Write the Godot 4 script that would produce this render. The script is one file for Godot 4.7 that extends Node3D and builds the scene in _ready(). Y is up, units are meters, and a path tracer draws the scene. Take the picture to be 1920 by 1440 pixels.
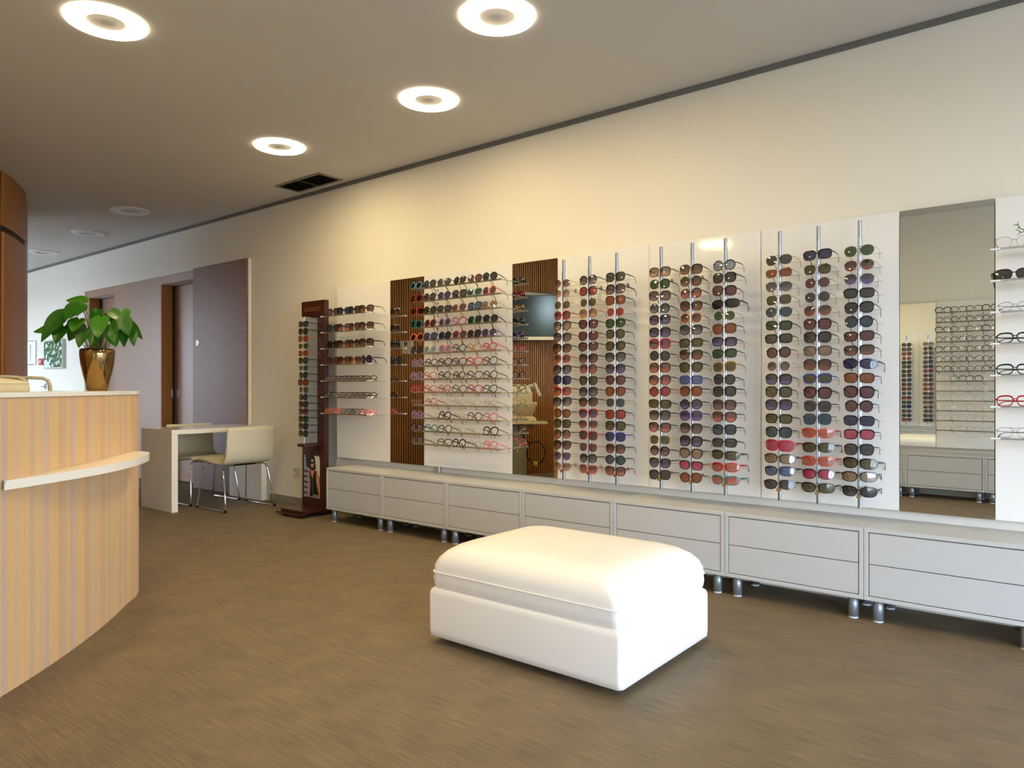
extends Node3D
# An optician's shop. World: x runs towards the long display wall, -z runs away along that wall, y is up, metres.

const WALL_X := 4.165      # face of the long display wall
const PANEL_X := 4.11      # face of the white display panels and mirrors
const CEIL_Y := 2.985
const LEFT_X := -0.56      # face of the opposite display wall
const FRONT_Z := 6.0       # street window
const POLE_X := 3.965
const ORD := ["first", "second", "third", "fourth", "fifth", "sixth", "seventh", "eighth", "ninth", "tenth", "eleventh", "twelfth", "thirteenth", "fourteenth", "fifteenth", "sixteenth", "seventeenth", "eighteenth"]

var taken := {}
var M := {}
var rng := RandomNumberGenerator.new()
var eye_cache := {}

func _ready() -> void:
	rng.seed = 7
	# ---- camera
	var cam := Camera3D.new()
	cam.name = "camera"
	add_child(cam)
	cam.position = Vector3(0, 1.1355, 0)
	cam.rotation.y = -0.89655
	cam.set_frustum(2.0 * 0.05 * 720.0 / 1355.3, Vector2(0, 0.05 * 6.6 / 1355.3), 0.05, 60.0)
	cam.current = true
	# ---- sky, exposure
	var env := Environment.new()
	env.background_mode = Environment.BG_SKY
	var sm := ProceduralSkyMaterial.new()
	sm.sky_top_color = Color(0.76, 0.86, 1.0)
	sm.sky_horizon_color = Color(0.90, 0.95, 1.0)
	sm.ground_bottom_color = Color(0.44, 0.44, 0.43)
	sm.ground_horizon_color = Color(0.50, 0.51, 0.51)
	var sky := Sky.new()
	sky.sky_material = sm
	env.sky = sky
	env.background_energy_multiplier = 15.5
	env.tonemap_mode = Environment.TONE_MAPPER_LINEAR
	env.tonemap_exposure = 1.05
	env.sdfgi_enabled = true
	env.ssao_enabled = true
	env.ssil_enabled = true
	var we := WorldEnvironment.new()
	we.name = "environment"
	we.environment = env
	add_child(we)
	materials()
	# ---- lamps with their light
	lamps()
	# ---- setting
	shell()
	doors_and_trim()
	curved_wall()
	# ---- furniture and displays
	counter()
	cabinets()
	panels()
	ottoman()
	desk_and_chairs()
	tower()
	# ---- eyewear
	pole_sunglasses()
	rack_eyewear()
	shelf_eyewear()
	# ---- small things
	plant()
	counter_things()
	instrument_corner()
	far_pictures()
	street()

# ------------------------------------------------------------------ naming
func numbered(n: String) -> String:
	if not taken.has(n):
		taken[n] = 0
		return n
	taken[n] += 1
	return "%s_%03d" % [n, taken[n]]

func thing(called: String, label: String, category: String, at := Vector3.ZERO, turn := 0.0, group := "") -> Node3D:
	var o := Node3D.new()
	o.name = numbered(called)
	add_child(o)
	o.position = at
	o.rotation.y = turn
	tag(o, label, category, group)
	return o

func tag(o: Node, label: String, category: String, group := "") -> void:
	o.set_meta("label", label)
	o.set_meta("category", category)
	if group:
		o.set_meta("group", group)

func part(called: String, mesh: Mesh, mat: Material, parent: Node, at := Vector3.ZERO) -> MeshInstance3D:
	var o := MeshInstance3D.new()
	o.name = called if parent != self else numbered(called)
	o.mesh = mesh
	o.material_override = mat
	o.position = at
	o.cast_shadow = GeometryInstance3D.SHADOW_CASTING_SETTING_ON
	parent.add_child(o, true)
	return o

func struct(called: String, mesh: Mesh, mat: Material, label: String) -> MeshInstance3D:
	var o := part(called, mesh, mat, self)
	o.set_meta("kind", "structure")
	o.set_meta("label", label)
	o.set_meta("category", called.split("_")[0])
	return o

func struct_node(called: String, label: String) -> Node3D:
	var o := Node3D.new()
	o.name = numbered(called)
	add_child(o)
	o.set_meta("kind", "structure")
	o.set_meta("label", label)
	o.set_meta("category", called.split("_")[0])
	return o

# ------------------------------------------------------------------ mesh helpers
func begin() -> SurfaceTool:
	var st := SurfaceTool.new()
	st.begin(Mesh.PRIMITIVE_TRIANGLES)
	return st

func done(st: SurfaceTool) -> ArrayMesh:
	st.generate_normals()
	return st.commit()

func tri(st: SurfaceTool, a: Vector3, b: Vector3, c: Vector3) -> void:  # counter-clockwise seen from outside
	st.add_vertex(a)
	st.add_vertex(c)
	st.add_vertex(b)

func quad(st: SurfaceTool, a: Vector3, b: Vector3, c: Vector3, d: Vector3) -> void:
	tri(st, a, b, c)
	tri(st, a, c, d)

func face(st: SurfaceTool, p: Array, mid: Vector3) -> void:  # turns itself away from mid
	var n: Vector3 = (p[1] - p[0]).cross(p[2] - p[0])
	var q := p
	if n.dot(p[0] + p[1] + p[2] - 3.0 * mid) < 0.0:
		q = p.duplicate()
		q.reverse()
	for i in range(1, q.size() - 1):
		tri(st, q[0], q[i], q[i + 1])

func box(st: SurfaceTool, lo: Vector3, hi: Vector3, r := 0.0, turn := Basis.IDENTITY, at := Vector3.ZERO) -> void:
	var c := (lo + hi) / 2.0
	var h := (hi - lo).abs() / 2.0
	r = minf(r, minf(h.x, minf(h.y, h.z)) * 0.9)
	st.set_smooth_group(-1)
	var put := func(v: Vector3) -> Vector3: return at + turn * (c + v)
	var mid: Vector3 = put.call(Vector3.ZERO)
	var vert := func(axis: int, s: Vector3) -> Vector3:
		var v := Vector3(s.x * (h.x - r), s.y * (h.y - r), s.z * (h.z - r))
		v[axis] = s[axis] * h[axis]
		return put.call(v)
	for ax in 3:
		var b := (ax + 1) % 3
		var d := (ax + 2) % 3
		for s in [-1.0, 1.0]:
			var p := []
			for k in [[-1.0, -1.0], [1.0, -1.0], [1.0, 1.0], [-1.0, 1.0]]:
				var g := Vector3.ZERO
				g[ax] = s
				g[b] = k[0]
				g[d] = k[1]
				p.append(vert.call(ax, g))
			face(st, p, mid)
	if r <= 0.0:
		return
	for ax in 3:  # the edges that run along ax
		var b := (ax + 1) % 3
		var d := (ax + 2) % 3
		for s in [-1.0, 1.0]:
			for t in [-1.0, 1.0]:
				var p := []
				for k in [[b, -1.0], [b, 1.0], [d, 1.0], [d, -1.0]]:
					var g := Vector3.ZERO
					g[b] = s
					g[d] = t
					g[ax] = k[1]
					p.append(vert.call(k[0], g))
				face(st, p, mid)
	for sx in [-1.0, 1.0]:
		for sy in [-1.0, 1.0]:
			for sz in [-1.0, 1.0]:
				var g := Vector3(sx, sy, sz)
				face(st, [vert.call(0, g), vert.call(1, g), vert.call(2, g)], mid)

func bm(lo: Vector3, hi: Vector3, r := 0.0) -> ArrayMesh:
	var st := begin()
	box(st, lo, hi, r)
	return done(st)

func tube(st: SurfaceTool, path: Array, rad, sides := 8, squash := Vector2.ONE) -> void:
	var rings := []
	for i in path.size():
		var a: Vector3 = path[maxi(i - 1, 0)]
		var b: Vector3 = path[mini(i + 1, path.size() - 1)]
		var t := (b - a).normalized()
		var up := Vector3.UP if absf(t.y) < 0.95 else Vector3.RIGHT
		var x := t.cross(up).normalized()
		var y := x.cross(t).normalized()
		var r: float = rad[i] if rad is Array else rad
		var ring := []
		for k in sides:
			var ang := TAU * k / sides
			ring.append(path[i] + x * cos(ang) * r * squash.x + y * sin(ang) * r * squash.y)
		rings.append(ring)
	st.set_smooth_group(0)
	for i in rings.size() - 1:
		for k in sides:
			var k2 := (k + 1) % sides
			quad(st, rings[i][k], rings[i][k2], rings[i + 1][k2], rings[i + 1][k])
	st.set_smooth_group(-1)
	for e in [0, rings.size() - 1]:
		var inner: Vector3 = path[1] if e == 0 else path[path.size() - 2]
		face(st, rings[e], inner)

func lathe(st: SurfaceTool, prof: Array, segs := 24, at := Vector3.ZERO) -> void:
	st.set_smooth_group(0)
	for i in prof.size() - 1:
		for k in segs:
			var a0 := TAU * k / segs
			var a1 := TAU * (k + 1) / segs
			var p := func(q: Vector2, a: float) -> Vector3: return at + Vector3(q.x * cos(a), q.y, q.x * sin(a))
			var v0: Vector3 = p.call(prof[i], a0)
			var v1: Vector3 = p.call(prof[i], a1)
			var v2: Vector3 = p.call(prof[i + 1], a1)
			var v3: Vector3 = p.call(prof[i + 1], a0)
			if prof[i].x < 1e-6:
				tri(st, v0, v3, v2)
			elif prof[i + 1].x < 1e-6:
				tri(st, v0, v3, v1)
			else:
				quad(st, v0, v3, v2, v1)

func prism(st: SurfaceTool, poly: PackedVector2Array, y0: float, y1: float, smooth := true, caps := true) -> void:
	# poly holds (x, z)
	if not Geometry2D.is_polygon_clockwise(poly):
		poly = poly.duplicate()
		poly.reverse()
	var n := poly.size()
	st.set_smooth_group(0 if smooth else -1)
	for i in n:
		var a := poly[i]
		var b := poly[(i + 1) % n]
		var mid := Vector3((a.x + b.x) / 2, y0, (a.y + b.y) / 2)
		var inward := (b - a).orthogonal()
		var test := Vector2(mid.x, mid.z) + inward.normalized() * 0.002
		if not Geometry2D.is_point_in_polygon(test, poly):
			inward = -inward
		face(st, [Vector3(a.x, y0, a.y), Vector3(b.x, y0, b.y), Vector3(b.x, y1, b.y), Vector3(a.x, y1, a.y)], mid + Vector3(inward.x, 0, inward.y).normalized() * 0.1)
	if caps:
		st.set_smooth_group(-1)
		var t := Geometry2D.triangulate_polygon(poly)
		for i in range(0, t.size(), 3):
			for y in [y0, y1]:
				var p := []
				for k in 3:
					p.append(Vector3(poly[t[i + k]].x, y, poly[t[i + k]].y))
				face(st, p, p[0] + Vector3(0, 0.1 if y == y0 else -0.1, 0))

func spline(pts: Array, per := 8) -> PackedVector2Array:
	var out := PackedVector2Array()
	for i in pts.size() - 1:
		var p0: Vector2 = pts[maxi(i - 1, 0)]
		var p1: Vector2 = pts[i]
		var p2: Vector2 = pts[i + 1]
		var p3: Vector2 = pts[mini(i + 2, pts.size() - 1)]
		for k in per:
			out.append(p1.cubic_interpolate(p2, p0, p3, float(k) / per))
	out.append(pts[-1])
	return out

func along(line: PackedVector2Array, step: float) -> PackedVector2Array:  # evenly spaced points
	var out := PackedVector2Array([line[0]])
	var left := step
	for i in line.size() - 1:
		var a := line[i]
		var b := line[i + 1]
		var l := a.distance_to(b)
		var s := 0.0
		while l - s >= left:
			s += left
			out.append(a.lerp(b, s / l))
			left = step
		left -= l - s
	return out

func offset_line(line: PackedVector2Array, d: float) -> PackedVector2Array:
	var out := PackedVector2Array()
	for i in line.size():
		var t := (line[mini(i + 1, line.size() - 1)] - line[maxi(i - 1, 0)]).normalized()
		out.append(line[i] + Vector2(-t.y, t.x) * d)
	return out

# ------------------------------------------------------------------ materials
func mat(c: Color, rough := 0.5, metal := 0.0) -> StandardMaterial3D:
	var m := StandardMaterial3D.new()
	m.albedo_color = c
	m.roughness = rough
	m.metallic = metal
	return m

func tex(im: Image) -> ImageTexture:
	return ImageTexture.create_from_image(im)

func streaks(w: int, h: int, stretch: int, lo: float, hi: float, sd: int, fine := 0.0, freq := 0.11) -> Image:  # streaks that run along the rows' normal (v)
	var n := FastNoiseLite.new()
	n.seed = sd
	n.noise_type = FastNoiseLite.TYPE_PERLIN
	n.frequency = freq
	n.fractal_octaves = 4
	var a := n.get_seamless_image(w, maxi(8, h / stretch))
	a.resize(w, h, Image.INTERPOLATE_CUBIC)
	a.convert(Image.FORMAT_L8)
	var src := a.get_data()
	var out := PackedByteArray()
	out.resize(w * h * 3)
	var r := RandomNumberGenerator.new()
	r.seed = sd
	for i in w * h:
		var v := lo + (hi - lo) * src[i] / 255.0
		if fine > 0.0:
			v += (r.randf() - 0.5) * fine
		var b := clampi(int(v * 255.0), 0, 255)
		out[i * 3] = b
		out[i * 3 + 1] = b
		out[i * 3 + 2] = b
	return Image.create_from_data(w, h, false, Image.FORMAT_RGB8, out)

func carpet_image() -> Image:
	var w := 1536
	var a := streaks(w, w, 24, 0.0, 1.0, 11, 0.0, 0.22).get_data()
	var n := FastNoiseLite.new()
	n.seed = 5
	n.frequency = 0.006
	var big := n.get_seamless_image(w, w)
	big.convert(Image.FORMAT_L8)
	var b := big.get_data()
	var out := PackedByteArray()
	out.resize(w * w * 3)
	var r := RandomNumberGenerator.new()
	r.seed = 3
	for y in w:
		for x in w:
			var i := y * w + x
			var weave := 0.0
			if (x % 4) < 1:
				weave -= 0.20
			if ((y + (2 if (x / 4) % 2 else 0)) % 4) < 1:
				weave -= 0.16
			var v := 0.70 + 0.20 * (a[i * 3] / 255.0 - 0.5) + 0.08 * (b[i] / 255.0 - 0.5) + weave + (r.randf() - 0.5) * 0.10
			out[i * 3] = clampi(int(255.0 * v), 0, 255)
			out[i * 3 + 1] = clampi(int(255.0 * v * 0.985), 0, 255)
			out[i * 3 + 2] = clampi(int(255.0 * v * 0.95), 0, 255)
	return Image.create_from_data(w, w, false, Image.FORMAT_RGB8, out)

func tri_map(m: StandardMaterial3D, t: Texture2D, s: Vector3, world := true) -> StandardMaterial3D:
	m.albedo_texture = t
	m.uv1_triplanar = true
	m.uv1_world_triplanar = world
	m.uv1_scale = s
	return m

func glassy(c: Color, a: float, rough := 0.02) -> StandardMaterial3D:
	var m := mat(Color(c.r, c.g, c.b, a), rough)
	m.transparency = BaseMaterial3D.TRANSPARENCY_ALPHA
	return m

func materials() -> void:
	var grain_v := tex(streaks(512, 512, 24, 0.88, 1.03, 21, 0.06, 0.22))
	var grain_h_im := streaks(512, 512, 24, 0.74, 1.04, 22, 0.05, 0.12)
	grain_h_im.rotate_90(CLOCKWISE)
	var grain_h := tex(grain_h_im)
	M.wall = mat(Color(0.885, 0.865, 0.815), 0.75)
	M.ceiling = mat(Color(0.83, 0.82, 0.80), 0.85)
	M.cove = mat(Color(0.42, 0.42, 0.41), 0.45)
	M.floor = tri_map(mat(Color(0.75, 0.66, 0.53), 0.6), tex(carpet_image()), Vector3.ONE / 2.25)
	M.panel = mat(Color(0.90, 0.895, 0.88), 0.06)
	M.white = mat(Color(0.74, 0.74, 0.735), 0.42)
	M.lacquer = mat(Color(0.93, 0.91, 0.86), 0.14)
	M.dark_gap = mat(Color(0.05, 0.05, 0.05), 0.8)
	M.mirror = mat(Color(0.93, 0.945, 0.94), 0.0, 1.0)
	M.alu = mat(Color(0.80, 0.82, 0.84), 0.28, 1.0)
	M.pole = mat(Color(0.60, 0.62, 0.64), 0.30, 1.0)
	M.chrome = mat(Color(0.86, 0.86, 0.86), 0.10, 1.0)
	M.leg = mat(Color(0.56, 0.59, 0.62), 0.38, 0.6)
	M.black = mat(Color(0.025, 0.025, 0.027), 0.35)
	M.black_gloss = mat(Color(0.015, 0.015, 0.017), 0.06)
	M.brass = mat(Color(0.72, 0.60, 0.42), 0.3, 1.0)
	M.frost = glassy(Color(0.93, 0.96, 0.97), 0.75, 0.12)
	M.wire = mat(Color(0.62, 0.58, 0.52), 0.35, 0.7)
	M.jamb = tri_map(mat(Color(0.62, 0.41, 0.20), 0.42), grain_v, Vector3(6, 0.7, 6))
	M.veneer = tri_map(mat(Color(0.66, 0.50, 0.40), 0.36), grain_h, Vector3(1.1, 5, 1.1))
	M.veneer.clearcoat_enabled = true
	M.veneer.clearcoat = 0.5
	M.veneer.clearcoat_roughness = 0.3
	M.core = tri_map(mat(Color(0.66, 0.43, 0.20), 0.42), grain_v, Vector3(7, 0.6, 7))
	M.core_gap = mat(Color(0.13, 0.075, 0.03), 0.6)
	M.slats = []
	for c in [Color(0.87, 0.715, 0.52), Color(0.85, 0.705, 0.54), Color(0.815, 0.68, 0.545), Color(0.88, 0.71, 0.50), Color(0.80, 0.69, 0.60), Color(0.84, 0.67, 0.47)]:
		M.slats.append(tri_map(mat(c, 0.42), grain_v, Vector3(9, 0.6, 9)))
	M.veneer_brown = tri_map(mat(Color(0.54, 0.385, 0.295), 0.42), grain_h, Vector3(1.1, 5, 1.1))
	M.leather = mat(Color(0.955, 0.945, 0.925), 0.42)
	var wr := FastNoiseLite.new()
	wr.seed = 4
	wr.frequency = 0.02
	wr.fractal_octaves = 3
	M.cushion = mat(Color(0.955, 0.945, 0.925), 0.45)
	M.cushion.heightmap_enabled = true
	M.cushion.heightmap_texture = tex(wr.get_seamless_image(512, 512))
	M.cushion.heightmap_scale = 0.12
	M.cushion.uv1_triplanar = true
	M.cushion.uv1_scale = Vector3(2.6, 1.3, 1.3)
	M.cream = mat(Color(0.82, 0.78, 0.66), 0.42)
	M.mahogany = tri_map(mat(Color(0.25, 0.105, 0.06), 0.28), grain_v, Vector3(5, 0.6, 5))
	M.fin = mat(Color(0.47, 0.46, 0.42), 0.18)
	M.rod = mat(Color(0.52, 0.48, 0.39), 0.35)
	M.beige = mat(Color(0.78, 0.735, 0.62), 0.4)
	M.grey_beige = mat(Color(0.52, 0.50, 0.43), 0.5)
	M.gold_pot = mat(Color(0.56, 0.45, 0.29), 0.07, 1.0)
	M.leaf = mat(Color(0.12, 0.32, 0.04), 0.34)
	M.leaf.backlight_enabled = true
	M.leaf.backlight = Color(0.12, 0.2, 0.03)
	M.leaf_light = mat(Color(0.19, 0.41, 0.06), 0.34)
	M.leaf_light.backlight_enabled = true
	M.leaf_light.backlight = Color(0.15, 0.24, 0.03)
	M.stem = mat(Color(0.24, 0.36, 0.10), 0.5)
	M.soil = mat(Color(0.10, 0.07, 0.045), 0.95)
	M.red = mat(Color(0.72, 0.05, 0.06), 0.35)
	M.pane = glassy(Color(0.96, 0.98, 0.98), 0.04)
	M.grille = mat(Color(0.52, 0.49, 0.42), 0.5)
	M.grille_dark = mat(Color(0.07, 0.06, 0.05), 0.8)
	M.glow = mat(Color(0.95, 0.94, 0.92), 0.5)
	M.glow.emission_enabled = true
	M.glow.emission = Color(1.0, 0.93, 0.80)
	M.glow.emission_energy_multiplier = 7.0
	M.opal = mat(Color(0.86, 0.86, 0.86), 0.35)

# ------------------------------------------------------------------ lamps
func lamps() -> void:
	var ring := begin()
	lathe(ring, [Vector2(0.094, 0.0), Vector2(0.094, -0.010), Vector2(0.100, -0.013), Vector2(0.182, -0.013), Vector2(0.188, -0.010), Vector2(0.188, 0.0)], 48)
	var ring_mesh := done(ring)
	var cap := begin()
	lathe(cap, [Vector2(0.094, -0.003), Vector2(0.05, -0.003), Vector2(0.048, -0.005), Vector2(0.0, -0.005)], 40)
	var cap_mesh := done(cap)
	var lit := [
		[Vector2(1.572, -3.880), "glowing ring ceiling light above the wooden reception counter", 2.2],
		[Vector2(2.765, -2.305), "glowing ring ceiling light cut by the top edge, above the ottoman", 2.2],
		[Vector2(3.290, -3.314), "glowing ring ceiling light in the middle, before the eyeglass rack", 0.85],
		[Vector2(3.215, -4.850), "glowing ring ceiling light closest to the ceiling air vent", 1.9],
		[Vector2(-0.66, -3.75), "glowing ring ceiling light reflected in the glossy pole panel", 2.2],
		[Vector2(1.75, -0.75), "glowing ring ceiling light outside the picture beside the ottoman", 1.4],
	]
	for a in lit:
		var t := thing("ceiling_light", a[1], "ceiling light", Vector3(a[0].x, CEIL_Y, a[0].y), 0.0, "ring ceiling lights")
		part("diffuser_ring", ring_mesh, M.glow, t)
		part("centre_disc", cap_mesh, M.ceiling, t)
		for k in 8:  # the lamp's light, spread round the ring just below its glowing face
			var l := AreaLight3D.new()
			l.name = "lamp_light"
			l.area_size = Vector2(0.078, 0.10)
			l.area_normalize_energy = true
			l.light_color = Color(1.0, 0.895, 0.66)
			l.light_energy = a[2] / 8.0
			l.area_range = 14.0
			l.area_attenuation = 2.0
			l.shadow_enabled = true
			l.transform = Transform3D(Basis(Vector3.UP, -TAU * k / 8) * Basis(Vector3.RIGHT, -PI / 2), Vector3(cos(TAU * k / 8) * 0.140, -0.018, sin(TAU * k / 8) * 0.140))
			t.add_child(l, true)
	var off := [
		[Vector2(3.41, -7.83), "unlit ring ceiling light before the wooden doors, closest of the unlit ones"],
		[Vector2(3.59, -9.34), "unlit ring ceiling light, middle one of the three unlit lights"],
		[Vector2(3.72, -11.15), "unlit ring ceiling light half hidden by the curved wooden wall"],
	]
	for a in off:
		var t := thing("ceiling_light", a[1], "ceiling light", Vector3(a[0].x, CEIL_Y, a[0].y), 0.0, "ring ceiling lights")
		part("diffuser_ring", ring_mesh, M.opal, t)
		part("centre_disc", cap_mesh, M.ceiling, t)

# ------------------------------------------------------------------ room
func shell() -> void:
	struct("floor", bm(Vector3(-1.9, -0.2, -15.4), Vector3(4.6, 0, 6.2)), M.floor, "brown woven carpet floor with fine streaks")
	struct("ceiling", bm(Vector3(-1.9, CEIL_Y, -15.4), Vector3(4.6, CEIL_Y + 0.2, 6.2)), M.ceiling, "plain off-white ceiling with ring lights")
	# long display wall with two door openings
	var st := begin()
	var x1 := WALL_X + 0.3
	for s in [[-7.90, 6.2, 0.0, CEIL_Y], [-10.0, -8.73, 0.0, CEIL_Y], [-15.4, -10.81, 0.0, CEIL_Y], [-8.73, -7.90, 2.37, CEIL_Y], [-10.81, -10.0, 2.37, CEIL_Y]]:
		box(st, Vector3(WALL_X, s[2], s[0]), Vector3(x1, s[3], s[1]))
	for s in [[-8.73, -7.90], [-10.81, -10.0]]:
		box(st, Vector3(WALL_X + 0.26, 0, s[0]), Vector3(x1, 2.37, s[1]))
	struct("wall_right", done(st), M.wall, "long cream display wall with a row of panels and mirrors")
	st = begin()
	box(st, Vector3(LEFT_X - 0.2, 0, -2.76), Vector3(LEFT_X, CEIL_Y, 1.5))
	box(st, Vector3(-1.8, 0, -2.76), Vector3(LEFT_X - 0.2, CEIL_Y, -2.56))
	box(st, Vector3(-1.8, 0, -10.0), Vector3(-1.6, CEIL_Y, -2.76))
	box(st, Vector3(LEFT_X - 0.2, 2.75, 1.5), Vector3(LEFT_X, CEIL_Y, 6.2))
	struct("wall_left", done(st), M.wall, "cream wall facing the display wall, seen in the mirror")
	glazing("window_3", Vector3(LEFT_X - 0.1, 0.0, 1.5), Vector3(LEFT_X - 0.1, 2.75, 6.0), 4, "street window round the corner behind the camera")
	# street front: low plinth, glass
	st = begin()
	box(st, Vector3(-0.76, 2.75, FRONT_Z), Vector3(4.465, CEIL_Y, FRONT_Z + 0.2))
	box(st, Vector3(-0.76, 0, FRONT_Z), Vector3(-0.5, 2.75, FRONT_Z + 0.2))
	box(st, Vector3(4.12, 0, FRONT_Z), Vector3(4.465, 2.75, FRONT_Z + 0.2))
	struct("wall_front", done(st), M.wall, "wall around the street window behind the camera")
	glazing("window_1", Vector3(-0.5, 0.0, FRONT_Z + 0.1), Vector3(4.12, 2.75, FRONT_Z + 0.1), 4, "street window behind the camera")
	# far end
	struct("wall_back", bm(Vector3(0.0, 0, -15.4), Vector3(4.465, CEIL_Y, -15.2)), M.wall, "far end wall of the shop")
	st = begin()
	box(st, Vector3(0.1, 2.7, -15.4), Vector3(0.3, CEIL_Y, -9.9))
	box(st, Vector3(0.1, 0, -10.9), Vector3(0.3, 2.7, -9.9))
	box(st, Vector3(0.1, 0, -15.4), Vector3(0.3, 2.7, -14.9))
	struct("wall_side", done(st), M.wall, "side wall behind the curved wooden wall")
	glazing("window_2", Vector3(0.2, 0.0, -14.9), Vector3(0.2, 2.7, -10.9), 4, "side window behind the curved wooden wall")

func glazing(called: String, lo: Vector3, hi: Vector3, n: int, label: String) -> void:
	var w := struct_node(called, label)
	var d := hi - lo
	var flat := Vector3(d.x, 0, d.z)
	var st := begin()
	var thick := Vector3(0.03, 0, 0.03)
	for i in n + 1:
		var p := lo + flat * (float(i) / n)
		box(st, p - thick, p + Vector3(0, d.y, 0) + thick)
	for y in [0.0, d.y - 0.06]:
		box(st, lo + Vector3(0, y, 0) - thick, lo + flat + Vector3(0, y + 0.06, 0) + thick)
	part("window_frame", done(st), M.alu, w)
	for i in n:
		var a := lo + flat * (float(i) / n)
		var b := lo + flat * (float(i + 1) / n)
		st = begin()
		st.set_smooth_group(-1)
		quad(st, a, b, b + Vector3(0, d.y, 0), a + Vector3(0, d.y, 0))
		part("pane", done(st), M.pane, w)

func doors_and_trim() -> void:
	struct("trim_1", bm(Vector3(WALL_X - 0.012, CEIL_Y - 0.034, -15.2), Vector3(WALL_X, CEIL_Y, 6.0), 0.002), M.cove, "dark grey shadow trim where display wall meets ceiling")
	struct("baseboard_right", bm(Vector3(WALL_X - 0.012, 0, -6.44), Vector3(WALL_X, 0.075, -5.06), 0.002), M.grey_beige, "low brown-grey baseboard on the display wall")
	# veneered cladding
	struct("trim_2", bm(Vector3(WALL_X - 0.012, 0.0, -10.0), Vector3(WALL_X, 2.47, -8.73), 0.001), M.veneer, "pale satin wood panel between the two recessed doors")
	struct("trim_3", bm(Vector3(WALL_X - 0.012, 0, -10.95), Vector3(WALL_X, 2.47, -10.81), 0.001), M.veneer, "narrow white-lit wood edge beside the far recessed door")
	var d := struct_node("door_1", "brown satin wood sliding door with a round flush pull")
	part("door_leaf", bm(Vector3(WALL_X - 0.045, 0.01, -7.90), Vector3(WALL_X - 0.005, 2.475, -6.80), 0.002), M.veneer_brown, d)
	var st := begin()
	lathe(st, [Vector2(0.036, 0), Vector2(0.036, 0.004), Vector2(0.026, 0.004), Vector2(0.022, 0.001), Vector2(0.0, 0.001)], 24)
	var pull := part("flush_pull", done(st), M.chrome, d, Vector3(WALL_X - 0.045, 1.637, -7.80))
	pull.rotation.z = PI / 2
	struct("trim_4", bm(Vector3(WALL_X - 0.03, 0, -6.80), Vector3(WALL_X, 2.475, -6.79), 0.001), M.wall, "thin pale edge strip beside the sliding door")
	for a in [["door_2", -8.73, -7.90, "recessed satin wood door behind the desk with a steel hinge"], ["door_3", -10.81, -10.0, "far recessed satin wood door behind the potted plant"]]:
		var n := struct_node(a[0], a[3])
		var z0: float = a[1]
		var z1: float = a[2]
		part("door_leaf", bm(Vector3(WALL_X + 0.14, 0.012, z0 + 0.03), Vector3(WALL_X + 0.18, 2.36, z1), 0.002), M.veneer, n)
		part("jamb", bm(Vector3(WALL_X - 0.012, 0, z0), Vector3(WALL_X + 0.14, 2.37, z0 + 0.022), 0.001), M.jamb, n)
		part("jamb", bm(Vector3(WALL_X - 0.004, 0, z1 - 0.022), Vector3(WALL_X + 0.14, 2.37, z1), 0.001), M.jamb, n)
		part("jamb_stop", bm(Vector3(WALL_X + 0.12, 0, z0 + 0.022), Vector3(WALL_X + 0.14, 2.37, z0 + 0.05), 0.001), M.core_gap, n)
		part("header", bm(Vector3(WALL_X - 0.012, 2.37, z0), Vector3(WALL_X, 2.47, z1), 0.001), M.veneer, n)
		part("hinge", bm(Vector3(WALL_X + 0.105, 1.01, z0 + 0.022), Vector3(WALL_X + 0.12, 1.11, z0 + 0.034), 0.002), M.chrome, n)
	# ceiling air vent
	var v := thing("air_vent", "rectangular louvred air vent in the ceiling beside the display wall", "air vent", Vector3(3.95, CEIL_Y, -5.51))
	st = begin()
	for s in [[-0.135, -0.33, -0.108, 0.33], [0.108, -0.33, 0.135, 0.33], [-0.108, -0.33, 0.108, -0.303], [-0.108, 0.303, 0.108, 0.33]]:
		box(st, Vector3(s[0], -0.008, s[1]), Vector3(s[2], 0, s[3]), 0.002)
	part("vent_frame", done(st), M.grille, v)
	part("divider", bm(Vector3(-0.108, -0.008, -0.006), Vector3(0.108, -0.001, 0.006)), M.grille, v)
	part("duct_back", bm(Vector3(-0.108, -0.0015, -0.303), Vector3(0.108, -0.0005, 0.303)), M.grille_dark, v)
	for k in 11:
		var x := -0.098 + k * 0.0196
		st = begin()
		box(st, Vector3(-0.007, -0.0006, -0.303), Vector3(0.007, 0.0006, 0.303), 0.0, Basis(Vector3.BACK, 0.7), Vector3(x, -0.005, 0))
		part("louvre", done(st), M.grille_dark, v)
	# wall socket
	var so := thing("wall_socket", "white wall socket low on the wall beside the mahogany tower", "socket", Vector3(WALL_X, 0.32, -5.99))
	part("plate", bm(Vector3(-0.010, -0.042, -0.042), Vector3(0, 0.042, 0.042), 0.003), M.white, so)
	st = begin()
	lathe(st, [Vector2(0.021, 0), Vector2(0.021, 0.003), Vector2(0.018, 0.003), Vector2(0.017, 0.0005), Vector2(0, 0.0005)], 20)
	var ins := part("insert", done(st), M.white, so, Vector3(-0.010, 0, 0))
	ins.rotation.z = PI / 2

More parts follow.
